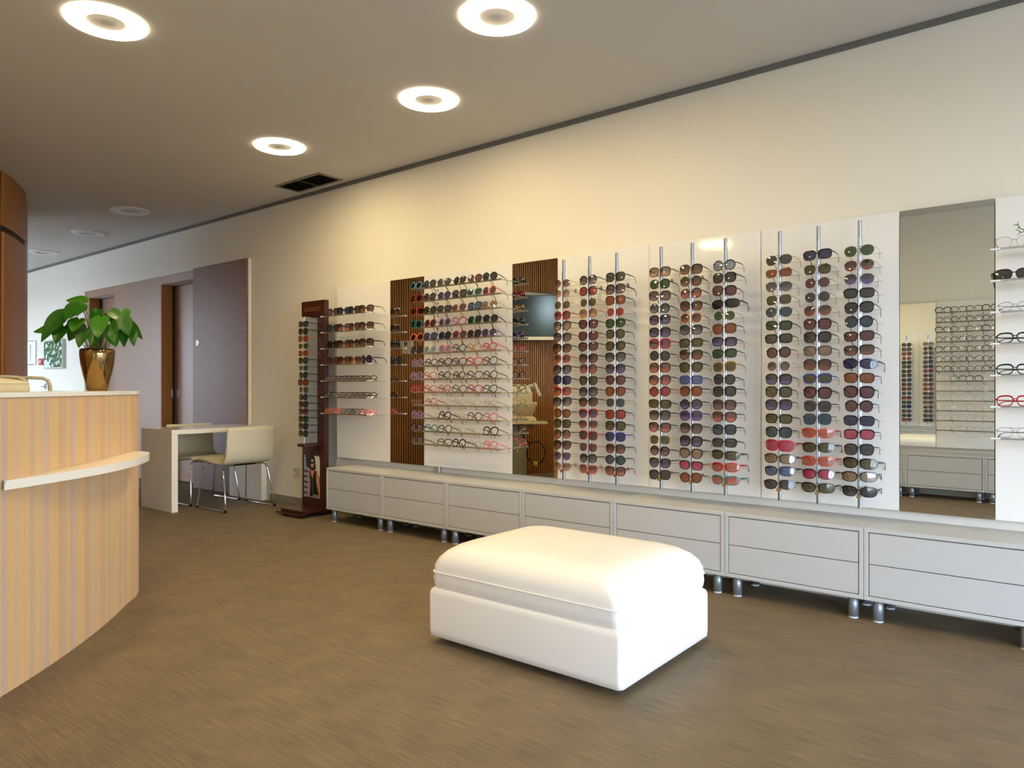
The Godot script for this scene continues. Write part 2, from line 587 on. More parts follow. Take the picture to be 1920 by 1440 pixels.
func curved_wall() -> void:
	var w := struct_node("wall_curved", "curved wooden wall that rises to the ceiling behind the reception counter")
	var front := spline([Vector2(-1.6, -5.2), Vector2(-0.56, -5.32), Vector2(0.10, -5.50), Vector2(0.75, -5.86), Vector2(1.42, -6.42), Vector2(2.09, -7.26), Vector2(2.364, -7.705), Vector2(2.54, -8.08), Vector2(2.655, -8.42), Vector2(2.69, -8.80), Vector2(2.52, -9.35), Vector2(1.9, -9.75), Vector2(0.9, -9.9)], 8)
	var poly := front.duplicate()
	poly.append(Vector2(-1.6, -9.9))
	var st := begin()
	prism(st, poly, 0.0, CEIL_Y, true, false)
	part("curved_body", done(st), M.core, w)
	# veneer panels in front of the shadow groove: upper frieze and lower panel, ending at a vertical joint
	var lip := PackedVector2Array()
	for p in front:
		if p.x > 2.06 and p.y > -7.98:
			lip.append(p)
	for y in [[0.0, 2.47, "lower_panel"], [2.52, CEIL_Y, "upper_panel"]]:
		var strip := offset_line(lip, 0.016)
		var ring := strip.duplicate()
		for i in range(lip.size() - 1, -1, -1):
			ring.append(lip[i])
		st = begin()
		prism(st, ring, y[0], y[1], true)
		part(y[2], done(st), M.core, w)
	var groove := offset_line(lip, 0.004)
	for i in range(lip.size() - 1, -1, -1):
		groove.append(lip[i])
	st = begin()
	prism(st, groove, 2.47, 2.52, true)
	part("shadow_groove", done(st), M.core_gap, w)
	# slats on the part that faces the counter, seen in the mirrors
	var run := PackedVector2Array()
	for p in front:
		if p.x < 2.03 and p.y > -7.3:
			run.append(p)
	var spots := along(run, 0.030)
	st = begin()
	for i in range(1, spots.size() - 1):
		var t := (spots[i + 1] - spots[i - 1]).normalized()
		var ang := atan2(-t.y, t.x)
		box(st, Vector3(-0.0095, 0.0, -0.004), Vector3(0.0095, CEIL_Y - 0.004, 0.022), 0.003, Basis(Vector3.UP, ang), Vector3(spots[i].x, 0, spots[i].y))
	var s := part("slats", done(st), M.core, w)
	s.set_meta("kind", "stuff")
	var back := offset_line(run, -0.001)
	var backing := offset_line(run, 0.002)
	for i in range(back.size() - 1, -1, -1):
		backing.append(back[i])
	st = begin()
	prism(st, backing, 0.0, CEIL_Y - 0.002, true, false)
	part("slat_backing", done(st), M.core_gap, w)

# ------------------------------------------------------------------ reception counter
func counter_front() -> PackedVector2Array:
	var pts := []
	var c := Vector2(-2.187, -6.925)
	for k in 14:
		var a := lerpf(1.214, 0.650, k / 13.0)  # angle from the x axis
		pts.append(c + Vector2(cos(a), sin(a)) * 4.897)
	pts += [Vector2(1.775, -4.030), Vector2(1.838, -4.132), Vector2(1.882, -4.235), Vector2(1.905, -4.34), Vector2(1.895, -4.44), Vector2(1.85, -4.515)]
	return spline(pts, 6)

func counter() -> void:
	var t := thing("reception_counter", "curved reception counter of vertical light oak slats with white top and ledge", "counter")
	var front := counter_front()
	var inner := [Vector2(1.62, -4.63), Vector2(1.44, -4.52), Vector2(1.2, -4.18), Vector2(0.8, -3.66), Vector2(0.3, -3.16), Vector2(-0.2, -2.86), Vector2(-0.558, -2.73)]
	var body := offset_line(front, -0.010)
	for p in inner:
		body.append(p)
	var st := begin()
	prism(st, body, 0.0, 1.098, true, false)
	part("counter_body", done(st), M.slats[1], t)
	# white top, a little proud of the slats
	var top := offset_line(front, 0.012)
	for p in inner:
		top.append(p)
	st = begin()
	prism(st, top, 1.099, 1.117, true)
	part("countertop", done(st), M.lacquer, t)
	# slats: each a flat strip turned a little so that its edge steps out
	var spots := along(front, 0.0325)
	var pattern := [0, 3, 2, 0, 1, 4, 3, 0, 5, 2, 3, 4, 1, 0, 3, 5, 4, 0, 1, 3, 2, 5, 0, 4, 3, 1]
	for i in range(spots.size() - 1):
		var a := spots[i]
		var b := spots[i + 1]
		var d := (b - a).normalized()
		var ang := atan2(-d.y, d.x) - 0.13
		st = begin()
		box(st, Vector3(-0.0165, 0.0, -0.012), Vector3(0.0165, 1.098, 0.003), 0.0012, Basis(Vector3.UP, ang))
		var m := (a + b) / 2.0
		part("slat", done(st), M.slats[pattern[i % pattern.size()]], t, Vector3(m.x, 0, m.y))
	# crescent ledge
	var outer := spline([Vector2(0.905, -3.100), Vector2(1.059, -3.183), Vector2(1.208, -3.268), Vector2(1.348, -3.362), Vector2(1.492, -3.484), Vector2(1.60, -3.597), Vector2(1.675, -3.69), Vector2(1.735, -3.775), Vector2(1.778, -3.86), Vector2(1.79, -3.925), Vector2(1.782, -3.985), Vector2(1.755, -4.03)], 6)
	var ledge := outer.duplicate()
	for p in [Vector2(1.70, -3.99), Vector2(1.5, -3.75), Vector2(1.3, -3.53), Vector2(1.1, -3.34), Vector2(0.92, -3.17)]:
		ledge.append(p)
	st = begin()
	prism(st, ledge, 0.759, 0.794, true)
	part("ledge", done(st), M.lacquer, t)

# ------------------------------------------------------------------ low cabinets
func make_cabinet() -> Node3D:
	var t := Node3D.new()  # front faces -x, width along z, origin at the floor in the middle of the front
	var w := 0.349
	var y0 := 0.106
	var y1 := 0.456
	var d := 0.362
	var b := 0.020
	var st := begin()
	box(st, Vector3(0, y1 - b, -w), Vector3(d, y1, w), 0.0015)
	box(st, Vector3(0, y0, -w), Vector3(d, y0 + b, w), 0.0015)
	box(st, Vector3(0, y0 + b, -w), Vector3(d, y1 - b, -w + b), 0.0015)
	box(st, Vector3(0, y0 + b, w - b), Vector3(d, y1 - b, w), 0.0015)
	box(st, Vector3(d - 0.012, y0 + b, -w + b), Vector3(d - 0.004, y1 - b, w - b))
	part("carcass", done(st), M.white, t)
	part("dark_interior", bm(Vector3(0.024, y0 + b, -w + b), Vector3(0.030, y1 - b, w - b)), M.dark_gap, t)
	var h := (y1 - y0 - 2 * b)
	var g := 0.0038
	part("drawer_front", bm(Vector3(0.003, y0 + b + g, -w + b + g), Vector3(0.021, y0 + b + h / 2 - g / 2, w - b - g), 0.001), M.white, t)
	part("drawer_front", bm(Vector3(0.003, y0 + b + h / 2 + g / 2, -w + b + g), Vector3(0.021, y1 - b - 0.0045, w - b - g), 0.001), M.white, t)
	var leg := begin()
	lathe(leg, [Vector2(0.0, 0.108), Vector2(0.024, 0.108), Vector2(0.024, 0.008), Vector2(0.0, 0.008)], 20)
	var leg_mesh := done(leg)
	var foot := begin()
	lathe(foot, [Vector2(0.021, 0.009), Vector2(0.023, 0.006), Vector2(0.023, 0.0), Vector2(0.0, 0.0)], 20)
	var foot_mesh := done(foot)
	for x in [0.045, d - 0.05]:
		for z in [-w + 0.055, w - 0.055]:
			var l := part("leg", leg_mesh, M.leg, t, Vector3(x, 0, z))
			part("foot_pad", foot_mesh, M.frost, l)
	return t

func cabinets() -> void:
	var proto := make_cabinet()
	for n in 8:
		var o: Node3D = proto.duplicate()
		o.name = numbered("drawer_cabinet")
		add_child(o)
		o.position = Vector3(3.803, 0, -5.057 + 0.7 * n + 0.35)
		tag(o, "low white two-drawer cabinet on grey legs, %s from the mahogany tower" % ORD[n], "cabinet", "low cabinets under the display wall")
	for n in 4:
		var o: Node3D = proto.duplicate()
		o.name = numbered("drawer_cabinet")
		add_child(o)
		o.position = Vector3(-0.198, 0, -2.2 + 0.7 * n + 0.35)
		o.rotation.y = PI
		tag(o, "low white two-drawer cabinet on the opposite wall, %s from the counter, seen mirrored" % ORD[n], "cabinet", "low cabinets on the opposite wall")
	proto.free()

# ------------------------------------------------------------------ panels, mirrors, poles, rods, shelves
func panel(z0: float, z1: float, label: String) -> Node3D:
	var t := thing("display_panel", label, "panel")
	part("board", bm(Vector3(PANEL_X, 0.507, z0 + 0.001), Vector3(PANEL_X + 0.020, 2.035, z1 - 0.001), 0.002), M.panel, t)
	for z in [z0 + 0.08, z1 - 0.08]:
		part("wall_rail", bm(Vector3(PANEL_X + 0.020, 0.53, z - 0.02), Vector3(WALL_X, 2.0, z + 0.02)), M.alu, t)
	return t

func mirror(x: float, z0: float, z1: float, label: String, s := 1.0) -> void:
	var t := thing("wall_mirror", label, "mirror", Vector3(x, 0, 0))
	var st := begin()
	st.set_smooth_group(-1)
	var a := Vector3(0, 0.507, z0 + 0.002)
	var b := Vector3(0, 2.033, z1 - 0.002)
	face(st, [Vector3(0, a.y, a.z), Vector3(0, a.y, b.z), Vector3(0, b.y, b.z), Vector3(0, b.y, a.z)], Vector3(s, 1.2, (z0 + z1) / 2))
	part("mirror_glass", done(st), M.mirror, t)
	part("backing", bm(Vector3(0.0006 if s > 0 else -0.022, 0.507, z0 + 0.002), Vector3(0.022 if s > 0 else -0.0006, 2.033, z1 - 0.002), 0.0), M.brass, t)
	for z in [z0 + 0.06, z1 - 0.06]:
		var lo := Vector3(0.022 if s > 0 else -0.055, 0.55, z - 0.015)
		part("wall_rail", bm(lo, lo + Vector3(0.033, 1.4, 0.03)), M.alu, t)

func panels() -> void:
	panel(-5.308, -4.597, "white glossy panel behind the seven short shelves beside the tower")
	panel(-4.193, -3.282, "white glossy panel behind the thirteen rods of eyeglasses")
	panel(-2.882, -2.176, "white glossy pole panel beside the monitor reflection")
	panel(-2.176, -1.467, "white glossy pole panel, middle one, mirroring a ring light")
	panel(-1.465, -0.758, "white glossy pole panel beside the mirror with drawers in it")
	panel(-0.351, 0.55, "white glossy panel behind the shelves at the picture's right edge")
	mirror(PANEL_X, -4.597, -4.193, "tall narrow mirror reflecting wooden slats between shelves and rods")
	mirror(PANEL_X, -3.282, -2.882, "tall mirror reflecting a monitor and an eye-test instrument")
	mirror(PANEL_X, -0.758, -0.351, "tall mirror reflecting the opposite rack and white drawers")
	mirror(-0.505, -2.05, -1.263, "mirror on the opposite wall beside the reflected eyeglass rack", -1.0)
	# nine poles
	var st := begin()
	tube(st, [Vector3(0, 0.524, 0), Vector3(0, 1.982, 0)], 0.0100, 14)
	var pole_mesh := done(st)
	st = begin()
	tube(st, [Vector3(-0.020, 0.60, 0.0), Vector3(-0.020, 1.90, 0.0)], 0.0018, 6)
	var rod_mesh := done(st)
	st = begin()
	tube(st, [Vector3(0.008, 0, 0), Vector3(PANEL_X - POLE_X - 0.006, 0, 0)], 0.005, 8)
	tube(st, [Vector3(PANEL_X - POLE_X - 0.008, 0, 0), Vector3(PANEL_X - POLE_X, 0, 0)], 0.011, 12)
	var arm_mesh := done(st)
	st = begin()
	tube(st, [Vector3(0.085, 0, -0.088), Vector3(0.085, 0, 0.088)], 0.0011, 5)
	tube(st, [Vector3(0.008, 0, 0), Vector3(0.085, 0, 0)], 0.0013, 5)
	var rest_mesh := done(st)
	st = begin()
	tube(st, [Vector3(-0.018, 0, 0), Vector3(-0.006, 0, 0)], 0.0045, 8)
	var knob_mesh := done(st)
	st = begin()
	tube(st, [Vector3(-0.030, 0.585, 0), Vector3(-0.008, 0.585, 0)], 0.0105, 16)
	var lock_mesh := done(st)
	var zs := [-0.911, -1.112, -1.312, -1.616, -1.818, -2.018, -2.325, -2.526, -2.729]
	for i in 9:
		var t := thing("display_pole", "chrome pole carrying eighteen sunglasses, %s" % pole_name(i), "display pole", Vector3(POLE_X, 0, zs[i]), 0.0, "chrome sunglasses poles")
		part("pole_tube", pole_mesh, M.pole, t)
		part("locking_rod", rod_mesh, M.chrome, t)
		part("wall_bracket", arm_mesh, M.chrome, t, Vector3(0, 1.796, 0))
		part("wall_bracket", arm_mesh, M.chrome, t, Vector3(0, 0.61, 0))
		part("lock", lock_mesh, M.brass, t)
		for k in 18:
			var r := part("temple_rest", rest_mesh, M.wire, t, Vector3(0, row_y(k) - 0.006, 0))
			part("nose_peg", knob_mesh, M.brass, r)
	# thirteen rods on the eyeglass panel, and the same on the opposite wall
	for side in 2:
		for k in 13:
			var y := 1.905 - 0.1008 * k
			var z0 := -4.152 if side == 0 else -1.24
			var z1 := -3.257 if side == 0 else -0.36
			var t := thing("display_rod", ("flat rod carrying six pairs on the eyeglass panel, %s from top" if side == 0 else "flat rod on the opposite wall's eyeglass panel, %s from top") % ORD[k], "display rod", Vector3(3.955 if side == 0 else -0.35, y, 0), 0.0, "eyeglass rods" if side == 0 else "eyeglass rods on the opposite wall")
			part("rod", bm(Vector3(-0.008, -0.006, z0), Vector3(0.008, 0.006, z1), 0.002), M.rod, t)
			var dir := 1.0 if side == 0 else -1.0
			for z in [z0 + 0.12, z1 - 0.012]:
				var a := begin()
				tube(a, [Vector3(0.006 * dir, 0, z), Vector3(0.150 * dir, 0, z)], 0.0028, 6)
				tube(a, [Vector3(0.148 * dir, 0, z), Vector3(0.155 * dir, 0, z)], 0.0075, 10)
				part("rod_bracket", done(a), M.chrome, t)
	var op := thing("display_panel", "white glossy panel on the opposite wall with eyeglass rods, seen mirrored", "panel")
	part("board", bm(Vector3(-0.525, 0.507, -1.262), Vector3(-0.505, 2.035, -0.35), 0.002), M.panel, op)
	for z in [-1.18, -0.43]:
		part("wall_rail", bm(Vector3(LEFT_X, 0.53, z - 0.02), Vector3(-0.525, 2.0, z + 0.02)), M.alu, op)
	# rail foot that shows under the eyeglass panel
	var post := begin()
	box(post, Vector3(PANEL_X + 0.022, 0.456, -4.085), Vector3(PANEL_X + 0.045, 0.53, -4.045), 0.003)
	tag(part("rail_post", done(post), M.alu, self), "short aluminium post under the eyeglass panel standing on a cabinet", "post")
	# shelves
	for k in 7:
		var y := 1.76 - 0.1411 * k
		shelf(-5.272, -4.611, y, "thin short shelf on the panel beside the tower, %s from top" % ORD[k], "short shelves beside the tower")
	for k in 7:
		var y := 1.763 - 0.1422 * k
		shelf(-0.352, 0.52, y, "thin shelf at the picture's right edge, %s from top" % ORD[k], "shelves at the right edge")

func shelf(z0: float, z1: float, y: float, label: String, group: String) -> void:
	var t := thing("shelf", label, "shelf", Vector3(0, y, 0), 0.0, group)
	part("shelf_plate", bm(Vector3(3.91, -0.007, z0 + 0.036), Vector3(PANEL_X - 0.001, -0.001, z1 - 0.036), 0.001), M.shelf_plate if M.has("shelf_plate") else shelf_material(), t)
	for z in [[z0, z0 + 0.040], [z1 - 0.040, z1]]:
		part("end_clip", bm(Vector3(3.902, -0.009, z[0]), Vector3(3.93, 0.0, z[1]), 0.002), M.frost, t)
	part("front_edge", bm(Vector3(3.902, -0.008, z0 + 0.040), Vector3(3.911, 0.0, z1 - 0.040), 0.001), M.alu, t)

func shelf_material() -> StandardMaterial3D:
	M.shelf_plate = glassy(Color(0.80, 0.84, 0.82), 0.05, 0.03)
	return M.shelf_plate

func row_y(k: int) -> float:
	return 1.826 - 0.0716 * k

func pole_name(i: int) -> String:
	return "rightmost pole" if i == 0 else "%s pole from right" % ORD[i]

# ------------------------------------------------------------------ eyewear
# Local axes: the front looks along +z, width along x, temples run to -z.
const SHAPES := {  # half width, half height, squareness, taper downwards, outer lift, wrap
	"round": [0.0245, 0.0240, 2.1, 0.03, 0.0, 1.3],
	"panto": [0.0250, 0.0240, 2.4, 0.12, 0.0, 1.3],
	"square": [0.0270, 0.0240, 3.0, 0.10, 0.0, 1.3],
	"rect": [0.0280, 0.0205, 3.6, 0.10, 0.0, 1.4],
	"cat": [0.0275, 0.0240, 2.5, 0.20, 0.0045, 1.3],
	"pilot": [0.0285, 0.0250, 2.5, 0.20, -0.001, 1.6],
	"hex": [0.0270, 0.0250, 1.7, 0.0, 0.0, 1.3],
	"wrap": [0.0330, 0.0210, 2.7, 0.12, 0.002, 4.2],
	"shield": [0.0350, 0.0250, 3.2, 0.16, 0.001, 4.0],
}

func outline(shape: String, n: int) -> Array:
	var p: Array = SHAPES[shape]
	var out := []
	for i in n:
		var a := TAU * i / n
		var x: float = p[0] * signf(cos(a)) * pow(absf(cos(a)), 2.0 / p[2])
		var y: float = p[1] * signf(sin(a)) * pow(absf(sin(a)), 2.0 / p[2])
		x *= 1.0 - p[3] * clampf(-y / p[1], 0, 1)
		if y > 0.0 and x > 0.0:
			y += p[4] * pow(x / p[0], 2.0)
		out.append(Vector2(x, y))
	return out

func bend(shape: String, v: Vector3) -> Vector3:
	return Vector3(v.x, v.y, v.z - SHAPES[shape][5] * v.x * v.x)

func eyewear_meshes(shape: String, style: String) -> Dictionary:
	var key := shape + style
	if eye_cache.has(key):
		return eye_cache[key]
	var p: Array = SHAPES[shape]
	var n := 24
	var o := outline(shape, n)
	var rim := 0.0032
	var deep := 0.0040
	if style == "metal":
		rim = 0.0009
		deep = 0.0016
	elif style == "thick":
		rim = 0.0044
		deep = 0.0042
	var gap := 0.0015 if shape == "shield" else 0.0085
	var cx: float = p[0] + gap
	var st := begin()
	for s in [-1.0, 1.0]:
		for i in n:
			var seg := []
			for k in [i, (i + 1) % n]:
				var q: Vector2 = o[k]
				var prev: Vector2 = o[(k + n - 1) % n]
				var nxt: Vector2 = o[(k + 1) % n]
				var nor := (nxt - prev).normalized()
				nor = Vector2(nor.y, -nor.x)
				var r := rim * (1.0 + (0.75 * clampf(q.y / p[1], 0, 1) if style != "metal" else 0.0))
				var ou := q + nor * r
				for w in [q, ou]:
					for z in [deep / 2, -deep / 2]:
						seg.append(bend(shape, Vector3(s * (w.x + cx), w.y, z)))
			# seg: in+,in-,out+,out- for k, then for k+1
			st.set_smooth_group(0)
			var m: Vector3 = (seg[0] + seg[1] + seg[2] + seg[3] + seg[4] + seg[5] + seg[6] + seg[7]) / 8.0
			face(st, [seg[2], seg[6], seg[7], seg[3]], m)
			face(st, [seg[0], seg[4], seg[5], seg[1]], m)
			st.set_smooth_group(1)
			face(st, [seg[0], seg[4], seg[6], seg[2]], m)
			st.set_smooth_group(2)
			face(st, [seg[1], seg[5], seg[7], seg[3]], m)
	var by: float = p[1] * 0.32
	var bh := 0.0022 if style != "metal" else 0.0009
	tube(st, [bend(shape, Vector3(-gap - 0.002, by, 0)), Vector3(-gap * 0.4, by + 0.0022, 0.001), Vector3(gap * 0.4, by + 0.0022, 0.001), bend(shape, Vector3(gap + 0.002, by, 0))], bh, 6)
	if shape == "pilot" or (style == "metal" and shape == "square"):
		tube(st, [bend(shape, Vector3(-gap - 0.008, p[1] * 0.93, 0)), Vector3(0, p[1] * 0.90, 0.0), bend(shape, Vector3(gap + 0.008, p[1] * 0.93, 0))], 0.0009, 6)
	var xh: float = 2.0 * p[0] + gap + rim
	var yh: float = p[1] * 0.55 + p[4]
	for s in [-1.0, 1.0]:
		tube(st, [bend(shape, Vector3(s * (xh - 0.004), yh, 0)), bend(shape, Vector3(s * (xh + 0.001), yh, -0.001)), bend(shape, Vector3(s * (xh + 0.003), yh, 0)) + Vector3(0, 0, -0.006)], 0.0022 if style != "metal" else 0.0010, 6)
	var res := {"front": done(st)}
	# lenses
	for s in [-1.0, 1.0]:
		for grad in 2:
			st = begin()
			st.set_smooth_group(0)
			var pt := func(k: int, f: float) -> Vector3:
				var q: Vector2 = o[k % n] * 1.004 * f
				return bend(shape, Vector3(s * (q.x + cx), q.y, 0.0009 * (1.0 - f * f)))
			var put := func(v: Vector3) -> void:
				var g := 1.0
				if grad:
					g = lerpf(1.0, 0.14, smoothstep(-0.95, 0.5, v.y / p[1]))
				st.set_color(Color(g, g, g))
				st.add_vertex(v)
			for i in n:
				for ring in [[0.0, 0.5], [0.5, 1.0]]:
					var a: Vector3 = pt.call(i, ring[0])
					var b: Vector3 = pt.call(i + 1, ring[0])
					var c: Vector3 = pt.call(i + 1, ring[1])
					var d: Vector3 = pt.call(i, ring[1])
					var tris := [[a, d, c]] if ring[0] == 0.0 else [[a, d, c], [a, c, b]]
					for tr in tris:
						if s > 0:
							put.call(tr[0])
							put.call(tr[2])
							put.call(tr[1])
						else:
							put.call(tr[0])
							put.call(tr[1])
							put.call(tr[2])
			st.generate_normals()
			res["lens%d%d" % [0 if s < 0 else 1, grad]] = st.commit()
	# temples, open and folded
	var zb: float = bend(shape, Vector3(xh + 0.003, 0, 0)).z - 0.005
	for s in [-1.0, 1.0]:
		var w := [0.0024, 0.0026, 0.0020, 0.0021, 0.0023]
		if style == "metal":
			w = [0.0011, 0.0010, 0.0010, 0.0017, 0.0019]
		elif p[5] > 3.0:
			w = [0.0044, 0.0040, 0.0030, 0.0028, 0.0028]
		elif style == "thick":
			w = [0.0036, 0.0034, 0.0026, 0.0025, 0.0026]
		var b := Vector3(s * (xh + 0.003), yh, zb)
		st = begin()
		tube(st, [b, b + Vector3(s * 0.002, 0, -0.03), b + Vector3(s * 0.001, -0.001, -0.088), b + Vector3(-s * 0.003, -0.008, -0.106), b + Vector3(-s * 0.007, -0.034, -0.126)], w, 6, Vector2(0.55, 1.35))
		res["temple%d" % (0 if s < 0 else 1)] = done(st)
		st = begin()
		var back := -0.005 if s < 0 else -0.010
		tube(st, [b, Vector3(s * (xh - 0.012), yh, zb + back), Vector3(-s * 0.035, yh - 0.002, zb + back), Vector3(-s * 0.052, yh - 0.012, zb + back), Vector3(-s * 0.062, yh - 0.030, zb + back - 0.002)], w, 6, Vector2(0.55, 1.35))
		res["folded%d" % (0 if s < 0 else 1)] = done(st)
	eye_cache[key] = res
	return res

const FRAMES := {
	"black": Color(0.02, 0.02, 0.022), "tortoiseshell": Color(0.20, 0.10, 0.04), "brown": Color(0.17, 0.075, 0.05), "burgundy": Color(0.18, 0.02, 0.04), "red": Color(0.62, 0.03, 0.05), "amber": Color(0.68, 0.40, 0.20),
	"navy": Color(0.04, 0.06, 0.16), "blue": Color(0.12, 0.20, 0.55), "magenta": Color(0.60, 0.02, 0.26), "clear": Color(0.80, 0.76, 0.72), "grey": Color(0.22, 0.23, 0.26), "honey": Color(0.66, 0.46, 0.16), "teal": Color(0.04, 0.42, 0.42),
	"coral": Color(0.90, 0.38, 0.24), "lilac": Color(0.55, 0.45, 0.66), "violet": Color(0.30, 0.18, 0.46), "mint": Color(0.36, 0.66, 0.62), "green": Color(0.03, 0.42, 0.30), "crimson": Color(0.70, 0.05, 0.16), "sky-blue": Color(0.30, 0.58, 0.70),
	"white": Color(0.78, 0.76, 0.70), "plum": Color(0.26, 0.07, 0.18), "rose": Color(0.66, 0.33, 0.35), "raspberry": Color(0.60, 0.08, 0.22), "pink": Color(0.84, 0.36, 0.42), "orange": Color(0.70, 0.24, 0.08),
	"gold": Color(0.78, 0.58, 0.34), "silver": Color(0.70, 0.70, 0.70), "gunmetal": Color(0.24, 0.24, 0.26), "rose-gold": Color(0.78, 0.50, 0.42),
}
const METALS := ["gold", "silver", "gunmetal", "rose-gold"]
const LENSES := {  # colour at the lower rim, alpha, gradient
	"smoke": [Color(0.16, 0.145, 0.15), 0.92, 0], "grey": [Color(0.38, 0.35, 0.38), 0.9, 1], "black": [Color(0.015, 0.015, 0.018), 0.93, 0], "brown": [Color(0.44, 0.25, 0.17), 0.9, 1], "tan": [Color(0.62, 0.43, 0.31), 0.8, 1],
	"amber": [Color(0.42, 0.20, 0.05), 0.92, 0], "olive": [Color(0.23, 0.21, 0.09), 0.92, 0], "green": [Color(0.10, 0.22, 0.09), 0.92, 0], "violet": [Color(0.32, 0.26, 0.44), 0.9, 1], "mauve": [Color(0.42, 0.29, 0.32), 0.88, 1],
	"navy": [Color(0.09, 0.10, 0.24), 0.93, 0], "rose": [Color(0.62, 0.29, 0.24), 0.86, 1], "red": [Color(0.46, 0.10, 0.10), 0.9, 0], "wine": [Color(0.30, 0.14, 0.16), 0.92, 0], "orange": [Color(0.55, 0.19, 0.06), 0.8, 0],
	"silver": [Color(0.36, 0.42, 0.50), 0.85, 0], "teal": [Color(0.10, 0.19, 0.24), 0.92, 0], "pink": [Color(0.55, 0.03, 0.24), 0.9, 0], "blue": [Color(0.12, 0.25, 0.42), 0.88, 0], "bronze": [Color(0.40, 0.30, 0.19), 0.86, 0], "clear": [Color(0.96, 0.97, 0.97), 0.05, 0],
}

func frame_mat(c: String) -> StandardMaterial3D:
	var k := "frame_" + c
	if not M.has(k):
		M[k] = mat(FRAMES[c], 0.22 if c not in METALS else 0.25, 1.0 if c in METALS else 0.0)
		if c in ["clear", "amber", "honey", "white"]:
			M[k].albedo_color.a = 0.72
			M[k].transparency = BaseMaterial3D.TRANSPARENCY_ALPHA
	return M[k]

func lens_mat(c: String) -> StandardMaterial3D:
	var k := "lens_" + c
	if not M.has(k):
		M[k] = glassy(LENSES[c][0], LENSES[c][1], 0.025)
		M[k].vertex_color_use_as_albedo = true
		if c in ["silver", "pink", "blue", "bronze"]:  # mirror coating
			M[k].metallic_specular = 0.9
	return M[k]

func eyewear(spec: String, at: Vector3, turn: Basis, label: String, group: String, folded := false, tips := "", size := 1.06) -> Node3D:
	var w := spec.split(" ")
	var shape := w[0]
	var style := "metal" if w[1] in METALS else ("thick" if w.size() > 3 else "plain")
	var k := eyewear_meshes(shape, style)
	var clear := w[2] == "clear"
	var o := Node3D.new()
	o.name = numbered("eyeglasses" if clear else "sunglasses")
	add_child(o)
	o.transform = Transform3D(turn * Basis.from_scale(Vector3.ONE * size), at)
	tag(o, label, "eyeglasses" if clear else "sunglasses", group)
	var fm := frame_mat(w[1])
	part("front_frame", k.front, fm, o)
	var g: int = LENSES[w[2]][2]
	for s in 2:
		part("lens", k["lens%d%d" % [s, g]], lens_mat(w[2]), o)
		part("temple", k["%s%d" % ["folded" if folded else "temple", s]], fm if tips == "" else frame_mat(tips), o)
	return o

const SHAPE_WORD := {"round": "round", "panto": "panto", "square": "square", "rect": "rectangular", "cat": "cat-eye", "pilot": "aviator", "hex": "angular", "wrap": "wraparound", "shield": "shield"}

func look(spec: String) -> String:
	var w := spec.split(" ")
	if w[2] == "clear":
		return "%s %s eyeglasses" % [w[1], SHAPE_WORD[w[0]]]
	return "%s %s sunglasses, %s lenses" % [w[1], SHAPE_WORD[w[0]], w[2]]

